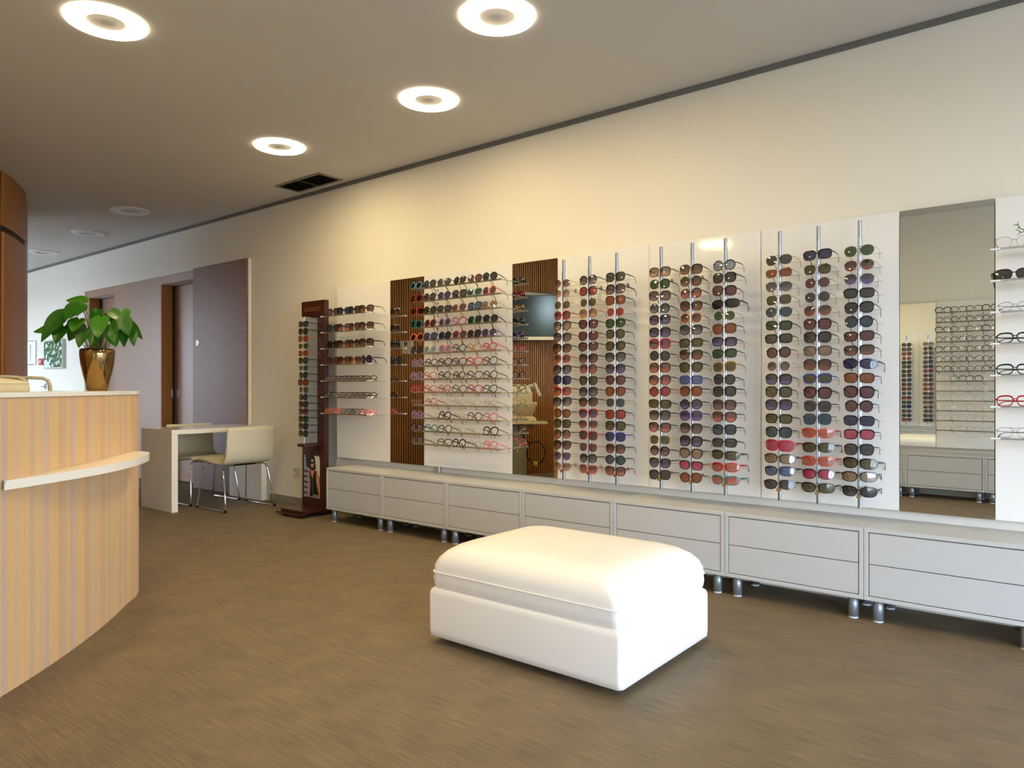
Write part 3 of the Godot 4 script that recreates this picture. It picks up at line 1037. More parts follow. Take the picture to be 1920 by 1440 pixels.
func pole_sunglasses() -> void:
	var poles := [
		"pilot gold green|pilot gold brown|pilot gold violet|rect black smoke|square black smoke|panto black teal|rect black wine|rect brown brown|wrap navy navy|rect brown amber|square black wine thick|panto black wine|rect black navy|rect black pink|square black smoke|wrap black olive thick|wrap black bronze|wrap black black",
		"rect black navy|square gunmetal olive|round gunmetal wine|round gunmetal smoke|pilot gold brown|square black wine|square black smoke|rect grey bronze|square brown brown|rect blue olive|square black wine thick|square grey smoke|square grey teal|wrap orange orange|wrap black olive|wrap orange orange|wrap burgundy pink|wrap black olive",
		"pilot gunmetal smoke|rect gunmetal amber|pilot gunmetal grey|square gunmetal olive|pilot gunmetal teal|rect black green|rect black smoke|round black wine|round clear mauve|square black violet|square black olive|square black violet|rect black olive|square black teal|shield red pink|wrap black bronze|wrap navy blue|wrap black smoke",
		"round black silver|square black smoke|square black wine|wrap black black|round gold green|square tortoiseshell amber|rect black violet|rect black green|square honey olive|round black smoke|square black smoke|square tortoiseshell mauve|cat tortoiseshell rose|square black teal|rect black smoke|wrap black olive|wrap red orange|wrap teal orange",
		"square tortoiseshell brown|round brown brown|round brown rose|cat black brown|round amber brown|cat black grey|rect black olive|cat black brown|cat black olive|rect blue blue|square tortoiseshell amber|hex black violet|square violet violet|square black mauve|square black violet thick|cat black bronze|rect black pink|panto brown amber",
		"square tortoiseshell tan|panto black green|square brown mauve|round black grey|square black violet|square black violet|square magenta mauve thick|round black smoke|square brown rose|cat brown rose|hex burgundy red|rect black olive|square black grey|cat black rose|square gold olive|round black mauve|cat black violet|square black smoke",
		"square black smoke|square black mauve thick|square tortoiseshell amber|panto gold red|cat black green|panto black olive|cat black olive|cat black grey|cat black violet|cat brown wine|cat tortoiseshell amber|square gold teal|square brown red|square black olive|square blue navy|square brown brown|hex black teal|cat brown rose",
		"panto black grey|panto black red|round gold olive|panto amber tan|cat black wine|cat burgundy wine|cat black wine|cat black brown|panto tortoiseshell rose|cat black olive|square black grey|cat black brown|cat red violet|cat gold brown|square red smoke|square rose-gold wine|panto black grey|cat rose rose",
		"round gold mauve|round gold tan|round gold olive|panto red brown|cat black tan|cat brown mauve|cat black brown|panto rose brown|cat black grey|square navy navy|cat red rose|cat black grey|panto tortoiseshell amber|square brown olive|panto tortoiseshell rose|cat black brown|cat gold violet|cat rose-gold tan",
	]
	var zs := [-0.911, -1.112, -1.312, -1.616, -1.818, -2.018, -2.325, -2.526, -2.729]
	var temples := {"0.5": "tortoiseshell", "2.7": "honey", "4.16": "orange", "8.5": "amber", "8.12": "grey", "5.10": "pink"}
	for i in 9:
		var list: PackedStringArray = poles[i].split("|")
		for k in 18:
			var turn := Basis(Vector3.UP, -PI / 2 + rng.randf_range(-0.07, 0.07)) * Basis(Vector3.RIGHT, rng.randf_range(-0.12, -0.02)) * Basis(Vector3.BACK, rng.randf_range(-0.035, 0.035))
			var spec: String = list[k]
			var key := "%d.%d" % [i, k]
			eyewear(spec, Vector3(POLE_X - 0.021, row_y(k) + rng.randf_range(-0.003, 0.003), zs[i]), turn, "%s, %s from top, %s" % [look(spec), ORD[k], pole_name(i)], "sunglasses on the %s" % pole_name(i), false, temples.get(key, ""))

func rack_eyewear() -> void:
	var rows := [
		"round sky-blue black|round navy smoke|round black smoke|round black black|round burgundy wine|round black black",
		"square red black|round black smoke|round violet navy|square black smoke|square mint smoke|round crimson smoke",
		"rect red black|round black black|rect black smoke|pilot rose-gold wine|square black blue|pilot gold bronze",
		"square teal black|round red black|round lilac smoke|panto magenta clear|square green black|round black black",
		"round coral black|square blue smoke|round navy black|round raspberry smoke|round burgundy black|round violet smoke",
		"round burgundy smoke|round white silver|round pink silver|panto navy clear|panto honey clear|cat crimson clear",
		"panto lilac clear|panto plum clear|cat burgundy clear|square burgundy clear|cat crimson clear|square navy clear",
		"panto lilac clear|panto rose clear|panto black clear|panto burgundy clear|cat black clear|panto burgundy clear",
		"panto crimson clear|panto rose clear|panto rose clear|panto grey clear|square magenta clear|square black clear",
		"panto rose-gold clear|panto rose clear|panto gold clear|panto rose-gold clear|panto gold clear|round gunmetal clear",
		"panto lilac clear|panto gold clear|panto black clear thick|round gold clear|panto brown clear|square rose clear",
		"round navy clear thick|round teal clear|round black clear|panto gold clear|panto gold clear|square black clear thick",
		"square grey clear|panto gold clear|rect navy clear|round black clear thick|panto gunmetal clear|square pink clear",
	]
	var zs := [-4.105, -3.955, -3.805, -3.655, -3.505, -3.355]
	for r in 13:
		var list: PackedStringArray = rows[r].split("|")
		for k in 6:
			var turn := Basis(Vector3.UP, -PI / 2 + rng.randf_range(-0.12, 0.12)) * Basis(Vector3.RIGHT, -0.27 + rng.randf_range(-0.05, 0.05)) * Basis(Vector3.BACK, rng.randf_range(-0.03, 0.03))
			var spec: String = list[k]
			eyewear(spec, Vector3(3.940, 1.905 - 0.1008 * r + 0.027, zs[k] + rng.randf_range(-0.008, 0.008)), turn, "%s, %s rod from top, %s pair from left" % [look(spec), ORD[r], ORD[k]], "pairs on the %s eyeglass rod" % ORD[r], false, "honey" if r == 11 and k == 5 else "")
	# the rack on the opposite wall, seen in the mirror
	var mix := ["square black clear thick", "cat black clear", "square tortoiseshell clear", "panto brown clear", "square burgundy clear", "panto tortoiseshell clear", "panto gold clear", "square silver clear", "round gunmetal clear", "square gold clear"]
	for r in 13:
		for k in 5:
			var n := (r * 3 + k * 2) % 6 if r < 7 else 6 + (r + k * 3) % 4
			if r == 7 and k in [1, 2]:
				n = 0
			var spec: String = mix[n]
			var turn := Basis(Vector3.UP, PI / 2 + rng.randf_range(-0.08, 0.08)) * Basis(Vector3.RIGHT, -0.25)
			eyewear(spec, Vector3(-0.335, 1.905 - 0.1008 * r + 0.026, -1.175 + 0.1355 * k), turn, "%s mirrored on the opposite rack, %s rod from top, %s from left" % [look(spec), ORD[r], ORD[k]], "pairs on the opposite rack's %s rod" % ORD[r])

func shelf_eyewear() -> void:
	var rows := [
		"cat brown wine|cat black navy|square black smoke|cat tortoiseshell brown",
		"cat black teal|cat brown rose|cat burgundy wine|cat brown brown",
		"square black black|cat tortoiseshell brown|round brown brown|square black brown thick",
		"square navy wine|square tortoiseshell brown|square amber brown|hex black navy thick",
	]
	var zs := [-5.15, -5.0, -4.865, -4.71]
	for r in 4:
		var list: PackedStringArray = rows[r].split("|")
		for k in 4:
			var spec: String = list[k]
			var turn := Basis(Vector3.UP, -PI / 2 + rng.randf_range(-0.1, 0.25))
			eyewear(spec, Vector3(3.945, 1.76 - 0.1411 * r + 0.0315, zs[k]), turn, "%s, %s on the %s short shelf" % [look(spec), ORD[k] + " from left", ORD[r]], "sunglasses on the %s short shelf" % ORD[r], false, "", 1.16)
	var clear := [
		"panto grey clear|panto plum clear|panto brown clear|square black clear|panto black clear|cat plum clear|panto burgundy clear|panto black clear",
		"square black clear|panto black clear|square gold clear|panto black clear|square grey clear|panto brown clear|cat black clear|panto black clear",
		"panto orange clear|panto rose clear|panto coral clear|panto teal clear|square grey clear|panto brown clear|panto rose-gold clear|panto pink clear",
	]
	for r in 3:
		var list: PackedStringArray = clear[r].split("|")
		for k in 8:
			var spec: String = list[k]
			var turn := Basis(Vector3.UP, -PI / 2 + 0.5) * Basis(Vector3.RIGHT, -0.75)
			eyewear(spec, Vector3(3.965, 1.76 - 0.1411 * (r + 4) + 0.0185, -5.195 + 0.0715 * k), turn, "folded %s, %s from left on the %s short shelf" % [look(spec), ORD[k], ORD[r + 4]], "folded frames on the %s short shelf" % ORD[r + 4], true)
	# shelves at the picture's edge
	var edge := ["cat gunmetal clear", "wrap burgundy black", "panto gunmetal clear", "square black clear", "square black clear", "square red clear", "square gunmetal clear"]
	var says := ["thin dark cat-eye eyeglasses on the topmost shelf at right edge", "dark red wraparound sunglasses with black lenses, second shelf at right edge", "thin dark round eyeglasses lying folded, third shelf at right edge", "thick black eyeglasses lying folded, fourth shelf at right edge", "black eyeglasses lying folded, fifth shelf at right edge", "red rimmed eyeglasses lying folded, sixth shelf at right edge", "dark metal eyeglasses lying folded, lowest shelf at right edge"]
	for r in 7:
		var y := 1.763 - 0.1422 * r
		if r < 2:
			var turn := Basis(Vector3.UP, -PI / 2 + 0.05) * Basis(Vector3.RIGHT, 0.0 if r == 0 else -0.1)
			eyewear(edge[r], Vector3(3.94, y + (0.0262 if r == 0 else 0.0235), -0.265), turn, says[r], "eyewear on the edge shelves")
		else:
			var turn := Basis(Vector3.UP, -PI / 2 + 0.08) * Basis(Vector3.RIGHT, -0.62)
			eyewear(edge[r], Vector3(3.95, y + 0.0235, -0.262), turn, says[r], "eyewear on the edge shelves", true)
	# small green twig figure on the top shelf
	var t := thing("twig_ornament", "green branching twig ornament on the topmost shelf at right edge", "ornament", Vector3(4.0, 1.763, -0.225))
	var st := begin()
	tube(st, [Vector3(0, 0, 0), Vector3(0, 0.05, 0.002), Vector3(0, 0.085, 0.0)], [0.010, 0.008, 0.006], 8)
	part("stalk", done(st), M.leaf_light, t)
	for a in [[Vector3(0, 0.08, 0), Vector3(0, 0.095, -0.022), Vector3(0, 0.098, -0.036)], [Vector3(0, 0.095, -0.022), Vector3(0, 0.112, -0.030), Vector3(0, 0.125, -0.030)], [Vector3(0, 0.112, -0.030), Vector3(0, 0.112, -0.044), Vector3(0, 0.111, -0.046)], [Vector3(0, 0.08, 0), Vector3(0, 0.075, -0.018), Vector3(0, 0.066, -0.034)], [Vector3(0, 0.075, -0.018), Vector3(0, 0.088, -0.030), Vector3(0, 0.09, -0.04)], [Vector3(0, 0.08, 0), Vector3(0, 0.105, 0.015), Vector3(0, 0.12, 0.02)], [Vector3(0, 0.08, 0), Vector3(0, 0.085, 0.02), Vector3(0, 0.08, 0.04)]]:
		st = begin()
		tube(st, a, [0.0022, 0.0018, 0.0010], 6)
		part("twig", done(st), M.stem, t)

# ------------------------------------------------------------------ ottoman
func ring_rect(cx: float, cz: float, hx: float, hz: float, r: float, y: float, n := 8) -> Array:
	var out := []
	for q in [[1, 1, 0.0], [-1, 1, PI / 2], [-1, -1, PI], [1, -1, 1.5 * PI]]:
		for k in n + 1:
			var a: float = q[2] + PI / 2 * k / n
			out.append(Vector3(cx + q[0] * (hx - r) + cos(a) * r, y, cz + q[1] * (hz - r) + sin(a) * r))
	return out

func loft(st: SurfaceTool, rings: Array, cap_low := true, cap_top := true) -> void:
	st.set_smooth_group(0)
	var n: int = rings[0].size()
	for i in rings.size() - 1:
		for k in n:
			var k2 := (k + 1) % n
			quad(st, rings[i][k], rings[i + 1][k], rings[i + 1][k2], rings[i][k2])
	for e in [[cap_low, 0, 1.0], [cap_top, rings.size() - 1, -1.0]]:
		if e[0]:
			var c := Vector3.ZERO
			for v in rings[e[1]]:
				c += v / n
			for k in n:
				face(st, [c, rings[e[1]][k], rings[e[1]][(k + 1) % n]], c + Vector3(0, e[2] * 0.3, 0))

func ottoman() -> void:
	var t := thing("ottoman", "large white leather ottoman with a puffy cushion top in the middle of the floor", "ottoman")
	var cx := 2.675
	var cz := -1.817
	var hx := 0.386
	var hz := 0.494
	var st := begin()
	var rings := []
	for a in [[0.028, 0.012], [0.034, 0.002], [0.06, 0.0], [0.22, 0.0], [0.236, 0.004], [0.246, 0.016], [0.249, 0.04]]:
		rings.append(ring_rect(cx, cz, hx - a[1], hz - a[1], 0.022, a[0]))
	loft(st, rings)
	part("base", done(st), M.leather, t)
	st = begin()
	rings = []
	for a in [[0.236, 0.05, 0.03], [0.243, 0.018, 0.035], [0.258, 0.006, 0.04], [0.285, 0.001, 0.045], [0.314, 0.004, 0.045], [0.345, 0.004, 0.05], [0.375, 0.014, 0.06], [0.402, 0.034, 0.075], [0.424, 0.064, 0.09], [0.438, 0.10, 0.10], [0.446, 0.15, 0.10], [0.450, 0.22, 0.08]]:
		rings.append(ring_rect(cx, cz, hx - 0.004 - a[1], hz - 0.004 - a[1], a[2], a[0]))
	loft(st, rings)
	part("cushion", done(st), M.cushion, t)
	st = begin()
	var path := ring_rect(cx, cz, hx - 0.006, hz - 0.006, 0.045, 0.316)
	path.append(path[0])
	path.append(path[1])
	tube(st, path, 0.0042, 8)
	part("piping", done(st), M.leather, t)
	st = begin()
	lathe(st, [Vector2(0.0, 0.032), Vector2(0.024, 0.032), Vector2(0.022, 0.0), Vector2(0.0, 0.0)], 16)
	var foot := done(st)
	for x in [-0.30, 0.30]:
		for z in [-0.42, 0.42]:
			part("foot", foot, M.black, t, Vector3(cx + x, 0, cz + z))

# ------------------------------------------------------------------ desk and chairs
func desk_and_chairs() -> void:
	var d := thing("desk", "white slab desk with its end against the wall before the wooden doors", "desk")
	part("desk_top", bm(Vector3(3.185, 0.708, -7.085), Vector3(WALL_X - 0.014, 0.750, -6.485), 0.002), M.lacquer, d)
	part("end_panel", bm(Vector3(3.185, 0, -7.085), Vector3(3.243, 0.707, -6.485), 0.002), M.lacquer, d)
	part("end_panel", bm(Vector3(4.092, 0, -7.085), Vector3(WALL_X - 0.014, 0.707, -6.485), 0.002), M.lacquer, d)
	var a := chair("cream leather chair with chrome sled legs, its back to the camera", Vector3(3.735, 0, -6.352), 0.0)
	var b := chair("cream leather chair with chrome sled legs, half hidden behind the white desk", Vector3(3.722, 0, -6.935), PI)

func chair(label: String, at: Vector3, turn: float) -> Node3D:
	var t := thing("desk_chair", label, "chair", at, turn, "cream chairs at the white desk")
	var prof := spline([Vector2(-0.235, 0.440), Vector2(-0.215, 0.458), Vector2(-0.10, 0.450), Vector2(0.06, 0.437), Vector2(0.16, 0.440), Vector2(0.215, 0.465), Vector2(0.240, 0.520), Vector2(0.252, 0.60), Vector2(0.262, 0.70), Vector2(0.270, 0.765)], 5)
	var cut := 25
	for piece in [["seat", 0, cut], ["backrest", cut, prof.size() - 1]]:
		var st := begin()
		var rings := []
		for i in range(piece[1], piece[2] + 1):
			var p := prof[i]
			var tn := (prof[mini(i + 1, prof.size() - 1)] - prof[maxi(i - 1, 0)]).normalized()
			var nn := Vector2(-tn.y, tn.x)
			var th := 0.017
			if i == 0 or i == prof.size() - 1:
				th = 0.010
			var hw := 0.243 - (0.006 if i == 0 or i == prof.size() - 1 else 0.0)
			var ring := []
			for c in [[hw - 0.012, th], [hw - 0.003, th * 0.6], [hw, 0.0], [hw - 0.003, -th * 0.6], [hw - 0.012, -th], [-hw + 0.012, -th], [-hw + 0.003, -th * 0.6], [-hw, 0.0], [-hw + 0.003, th * 0.6], [-hw + 0.012, th]]:
				var q: Vector2 = p + nn * c[1]
				ring.append(Vector3(c[0], q.y, q.x))
			rings.append(ring)
		st.set_smooth_group(0)
		for i in rings.size() - 1:
			for k in 10:
				var k2 := (k + 1) % 10
				var m := (prof[piece[1] + i] + prof[piece[1] + i + 1]) / 2.0
				face(st, [rings[i][k], rings[i][k2], rings[i + 1][k2], rings[i + 1][k]], Vector3(0, m.y, m.x))
		st.set_smooth_group(-1)
		face(st, rings[0], rings[1][0].lerp(rings[1][5], 0.5))
		face(st, rings[-1], rings[-2][0].lerp(rings[-2][5], 0.5))
		part(piece[0], done(st), M.cream, t)
	for s in [-1.0, 1.0]:
		var x: float = s * 0.252
		var st := begin()
		tube(st, [Vector3(s * 0.10, 0.418, -0.17), Vector3(s * 0.19, 0.418, -0.172), Vector3(s * 0.212, 0.408, -0.176), Vector3(s * 0.226, 0.36, -0.19), Vector3(x, 0.04, -0.243), Vector3(x, 0.014, -0.240), Vector3(x, 0.008, -0.225), Vector3(x, 0.008, 0.225), Vector3(x, 0.014, 0.258), Vector3(x, 0.04, 0.262), Vector3(s * 0.226, 0.36, 0.175), Vector3(s * 0.212, 0.405, 0.162), Vector3(s * 0.19, 0.414, 0.158), Vector3(s * 0.10, 0.414, 0.156)], 0.0075, 8)
		var leg := part("sled_leg", done(st), M.chrome, t)
		for z in [-0.235, 0.252]:
			part("foot_cap", bm(Vector3(x - 0.011, 0.0, z - 0.016), Vector3(x + 0.011, 0.026, z + 0.016), 0.005), M.black, leg)
	for z in [-0.17, 0.156]:
		var st := begin()
		tube(st, [Vector3(-0.11, 0.415, z), Vector3(0.11, 0.415, z)], 0.008, 8)
		part("cross_bar", done(st), M.black, t)
	return t

# ------------------------------------------------------------------ mahogany sunglasses tower
func tower() -> void:
	var x := 3.985
	var t := thing("display_tower", "dark mahogany sunglasses tower on castors with a poster and lettered header", "display stand")
	var z0 := -5.652
	var z1 := -5.312
	var st := begin()
	box(st, Vector3(3.755, 0.036, z0 + 0.005), Vector3(4.10, 0.062, z1 + 0.01), 0.003)
	part("plinth", done(st), M.mahogany, t)
	part("plinth_rail", bm(Vector3(3.72, 0.022, z0 - 0.02), Vector3(3.80, 0.036, z1 + 0.0), 0.002), M.mahogany, t)
	part("back_board", bm(Vector3(x, 0.062, z0), Vector3(x + 0.040, 1.918, z1), 0.002), M.mahogany, t)
	part("header", bm(Vector3(x - 0.008, 1.785, z0), Vector3(x, 1.918, z1), 0.002), M.mahogany, t)
	part("side_post", bm(Vector3(x - 0.006, 0.062, z1 - 0.07), Vector3(x, 1.785, z1), 0.002), M.mahogany, t)
	var zf := -5.428
	part("fin", bm(Vector3(x - 0.135, 0.640, zf - 0.004), Vector3(x, 1.755, zf + 0.004), 0.001), M.fin, t)
	part("nose_rail", bm(Vector3(x - 0.147, 0.640, zf - 0.014), Vector3(x - 0.133, 1.755, zf + 0.010), 0.002), M.white, t)
	part("fin_cap", bm(Vector3(x - 0.138, 1.755, zf - 0.006), Vector3(x + 0.0, 1.762, zf + 0.006), 0.001), M.alu, t)
	part("small_shelf", bm(Vector3(x - 0.175, 0.612, zf - 0.05), Vector3(x, 0.638, zf + 0.05), 0.002), M.mahogany, t)
	st = begin()
	prism(st, PackedVector2Array([Vector2(x, zf - 0.01), Vector2(x - 0.11, zf - 0.01), Vector2(x, zf - 0.011)]), 0.61, 0.612)
	var br := begin()
	br.set_smooth_group(-1)
	var q := [Vector3(x, 0.612, zf), Vector3(x - 0.11, 0.612, zf), Vector3(x, 0.53, zf)]
	for s in [-0.008, 0.008]:
		face(br, [q[0] + Vector3(0, 0, s), q[1] + Vector3(0, 0, s), q[2] + Vector3(0, 0, s)], Vector3(x - 0.03, 0.58, zf))
	face(br, [q[1] + Vector3(0, 0, -0.008), q[1] + Vector3(0, 0, 0.008), q[2] + Vector3(0, 0, 0.008), q[2] + Vector3(0, 0, -0.008)], Vector3(x, 0.612, zf))
	part("bracket", done(br), M.mahogany, t)
	# poster
	var pm := mat(Color.WHITE, 0.25)
	pm.albedo_texture = tex(poster_image())
	st = begin()
	st.set_smooth_group(-1)
	var zl := -5.625
	var zr := -5.352
	var pv := [[Vector3(x - 0.002, 0.14, zl), Vector2(0, 1)], [Vector3(x - 0.002, 0.14, zr), Vector2(1, 1)], [Vector3(x - 0.002, 0.52, zr), Vector2(1, 0)], [Vector3(x - 0.002, 0.52, zl), Vector2(0, 0)]]
	for i in [0, 2, 1, 0, 3, 2]:
		st.set_uv(pv[i][1])
		st.add_vertex(pv[i][0])
	st.generate_normals()
	part("poster", st.commit(), pm, t)
	# lettering
	var font := SystemFont.new()
	font.font_names = PackedStringArray(["Droid Serif"])
	var tm := TextMesh.new()
	tm.text = "SERENGETI"
	tm.font = font
	tm.font_size = 32
	tm.pixel_size = 0.0014
	tm.depth = 0.002
	tm.horizontal_alignment = HORIZONTAL_ALIGNMENT_CENTER
	var lt := part("lettering", tm, mat(Color(0.50, 0.30, 0.19), 0.3), t, Vector3(x - 0.0085, 1.842, (z0 + z1) / 2 - 0.01))
	lt.rotation.y = -PI / 2
	var tm2 := TextMesh.new()
	tm2.text = "Serengeti"
	tm2.font = font
	tm2.font_size = 16
	tm2.pixel_size = 0.0012
	tm2.depth = 0.0006
	var l2 := part("poster_lettering", tm2, M.white, t, Vector3(x - 0.0026, 0.163, -5.445))
	l2.rotation.y = -PI / 2
	for z in [z0 + 0.04, z1 - 0.03]:
		for cx in [3.775, 4.07]:
			st = begin()
			tube(st, [Vector3(cx, 0.0165, z - 0.011), Vector3(cx, 0.0165, z + 0.011)], 0.0165, 14)
			box(st, Vector3(cx - 0.012, 0.02, z - 0.014), Vector3(cx + 0.012, 0.036, z + 0.014), 0.003)
			part("castor", done(st), M.black, t)
	var list := "rect black smoke|round black smoke|square amber amber|rect gold green|rect amber amber|round black green|rect gunmetal green|round black green|square tortoiseshell amber|pilot gold olive|round black teal|square brown smoke|square tortoiseshell brown|square black green|square black smoke|round black green".split("|")
	for k in 16:
		var y := 1.694 - 0.0644 * k
		var spec: String = list[k]
		eyewear(spec, Vector3(x - 0.152, y, zf), Basis(Vector3.UP, -PI / 2 + rng.randf_range(-0.06, 0.06)) * Basis(Vector3.RIGHT, -0.03), "%s, %s from top on the mahogany tower" % [look(spec), ORD[k]], "sunglasses on the mahogany tower")

func fill(im: Image, pts: Array, c: Color) -> void:
	var poly := PackedVector2Array()
	var lo := Vector2(9999, 9999)
	var hi := Vector2.ZERO
	for p in pts:
		var q := Vector2(p[0] * im.get_width(), p[1] * im.get_height())
		poly.append(q)
		lo = lo.min(q)
		hi = hi.max(q)
	for y in range(maxi(0, int(lo.y)), mini(im.get_height(), int(hi.y) + 1)):
		for x in range(maxi(0, int(lo.x)), mini(im.get_width(), int(hi.x) + 1)):
			if Geometry2D.is_point_in_polygon(Vector2(x + 0.5, y + 0.5), poly):
				im.set_pixel(x, y, c)

func oval(cx: float, cy: float, rx: float, ry: float) -> Array:
	var out := []
	for k in 20:
		out.append([cx + cos(TAU * k / 20) * rx, cy + sin(TAU * k / 20) * ry])
	return out

func poster_image() -> Image:
	var im := Image.create(160, 240, false, Image.FORMAT_RGB8)
	im.fill(Color(0.62, 0.60, 0.66))
	fill(im, [[0.10, 0], [0.42, 0], [0.40, 0.30], [0.14, 0.28]], Color(0.22, 0.22, 0.30))
	fill(im, [[0.5, 0], [0.82, 0], [0.95, 0.25], [0.97, 0.5], [0.6, 0.4]], Color(0.86, 0.83, 0.74))
	fill(im, [[0.84, 0], [1, 0], [1, 0.5], [0.94, 0.3]], Color(0.35, 0.33, 0.38))
	for k in 5:
		fill(im, [[0, 0.36 + k * 0.13], [0.3, 0.37 + k * 0.13], [0.3, 0.42 + k * 0.13], [0, 0.40 + k * 0.13]], Color(0.26, 0.26, 0.33))
	fill(im, [[0.80, 0.52], [1, 0.46], [1, 0.9], [0.85, 0.9]], Color(0.55, 0.44, 0.32))
	fill(im, oval(0.93, 0.66, 0.07, 0.07), Color(0.08, 0.08, 0.1))
	fill(im, oval(0.95, 0.80, 0.05, 0.06), Color(0.45, 0.12, 0.06))
	var skin := Color(0.80, 0.56, 0.44)
	fill(im, [[0.22, 0.40], [0.30, 0.36], [0.28, 0.60], [0.30, 0.94], [0.19, 0.96], [0.21, 0.66]], skin)
	fill(im, [[0.66, 0.34], [0.76, 0.36], [0.84, 0.60], [0.98, 1.0], [0.84, 1.0], [0.70, 0.62]], skin)
	fill(im, [[0.30, 0.34], [0.66, 0.34], [0.62, 0.55], [0.36, 0.55]], skin)
	fill(im, oval(0.47, 0.16, 0.16, 0.17), Color(0.10, 0.07, 0.06))
	fill(im, [[0.31, 0.14], [0.40, 0.05], [0.60, 0.08], [0.66, 0.30], [0.58, 0.35], [0.40, 0.35], [0.30, 0.30]], Color(0.11, 0.075, 0.065))
	fill(im, oval(0.465, 0.185, 0.095, 0.105), skin.lightened(0.12))
	fill(im, [[0.36, 0.155], [0.56, 0.15], [0.55, 0.195], [0.48, 0.185], [0.44, 0.20], [0.37, 0.195]], Color(0.05, 0.03, 0.03))
	fill(im, [[0.42, 0.24], [0.50, 0.24], [0.46, 0.262]], Color(0.62, 0.28, 0.24))
	fill(im, [[0.30, 0.36], [0.34, 0.37], [0.47, 0.56], [0.60, 0.36], [0.68, 0.36], [0.68, 0.62], [0.84, 0.96], [0.33, 0.98], [0.36, 0.62]], Color(0.045, 0.04, 0.045))
	fill(im, [[0.455, 0.54], [0.485, 0.54], [0.49, 0.93], [0.47, 0.93]], Color(0.42, 0.38, 0.30))
	return im

# ------------------------------------------------------------------ potted plant
func leaf_mesh(cup: float) -> ArrayMesh:  # heart-shaped, stem end at the origin, tip at +x 1, width 0.9 along z
	var st := begin()
	st.set_smooth_group(0)
	var rows := 9
	var up := []
	for i in rows + 1:
		var f := float(i) / rows
		var x := -0.12 + 1.12 * f
		var w := 0.47 * pow(sin(PI * pow(clampf(f * 0.96 + 0.04, 0, 1), 0.62)), 0.85)
		var r := []
		for k in 7:
			var s := (k - 3) / 3.0
			var xx := x
			if i < 2 and k == 3:
				xx = maxf(x, 0.0 + 0.02 * i)
			r.append(Vector3(xx, cup * absf(s) * w * 1.2 - 0.30 * f * f + 0.015 * sin(f * 9.0 + s * 3.0), s * w))
		up.append(r)
	for i in rows:
		for k in 6:
			quad(st, up[i][k], up[i][k + 1], up[i + 1][k + 1], up[i + 1][k])
	var d := Vector3(0, -0.012, 0)
	for i in rows:
		for k in 6:
			quad(st, up[i][k] + d, up[i + 1][k] + d, up[i + 1][k + 1] + d, up[i][k + 1] + d)
	return done(st)

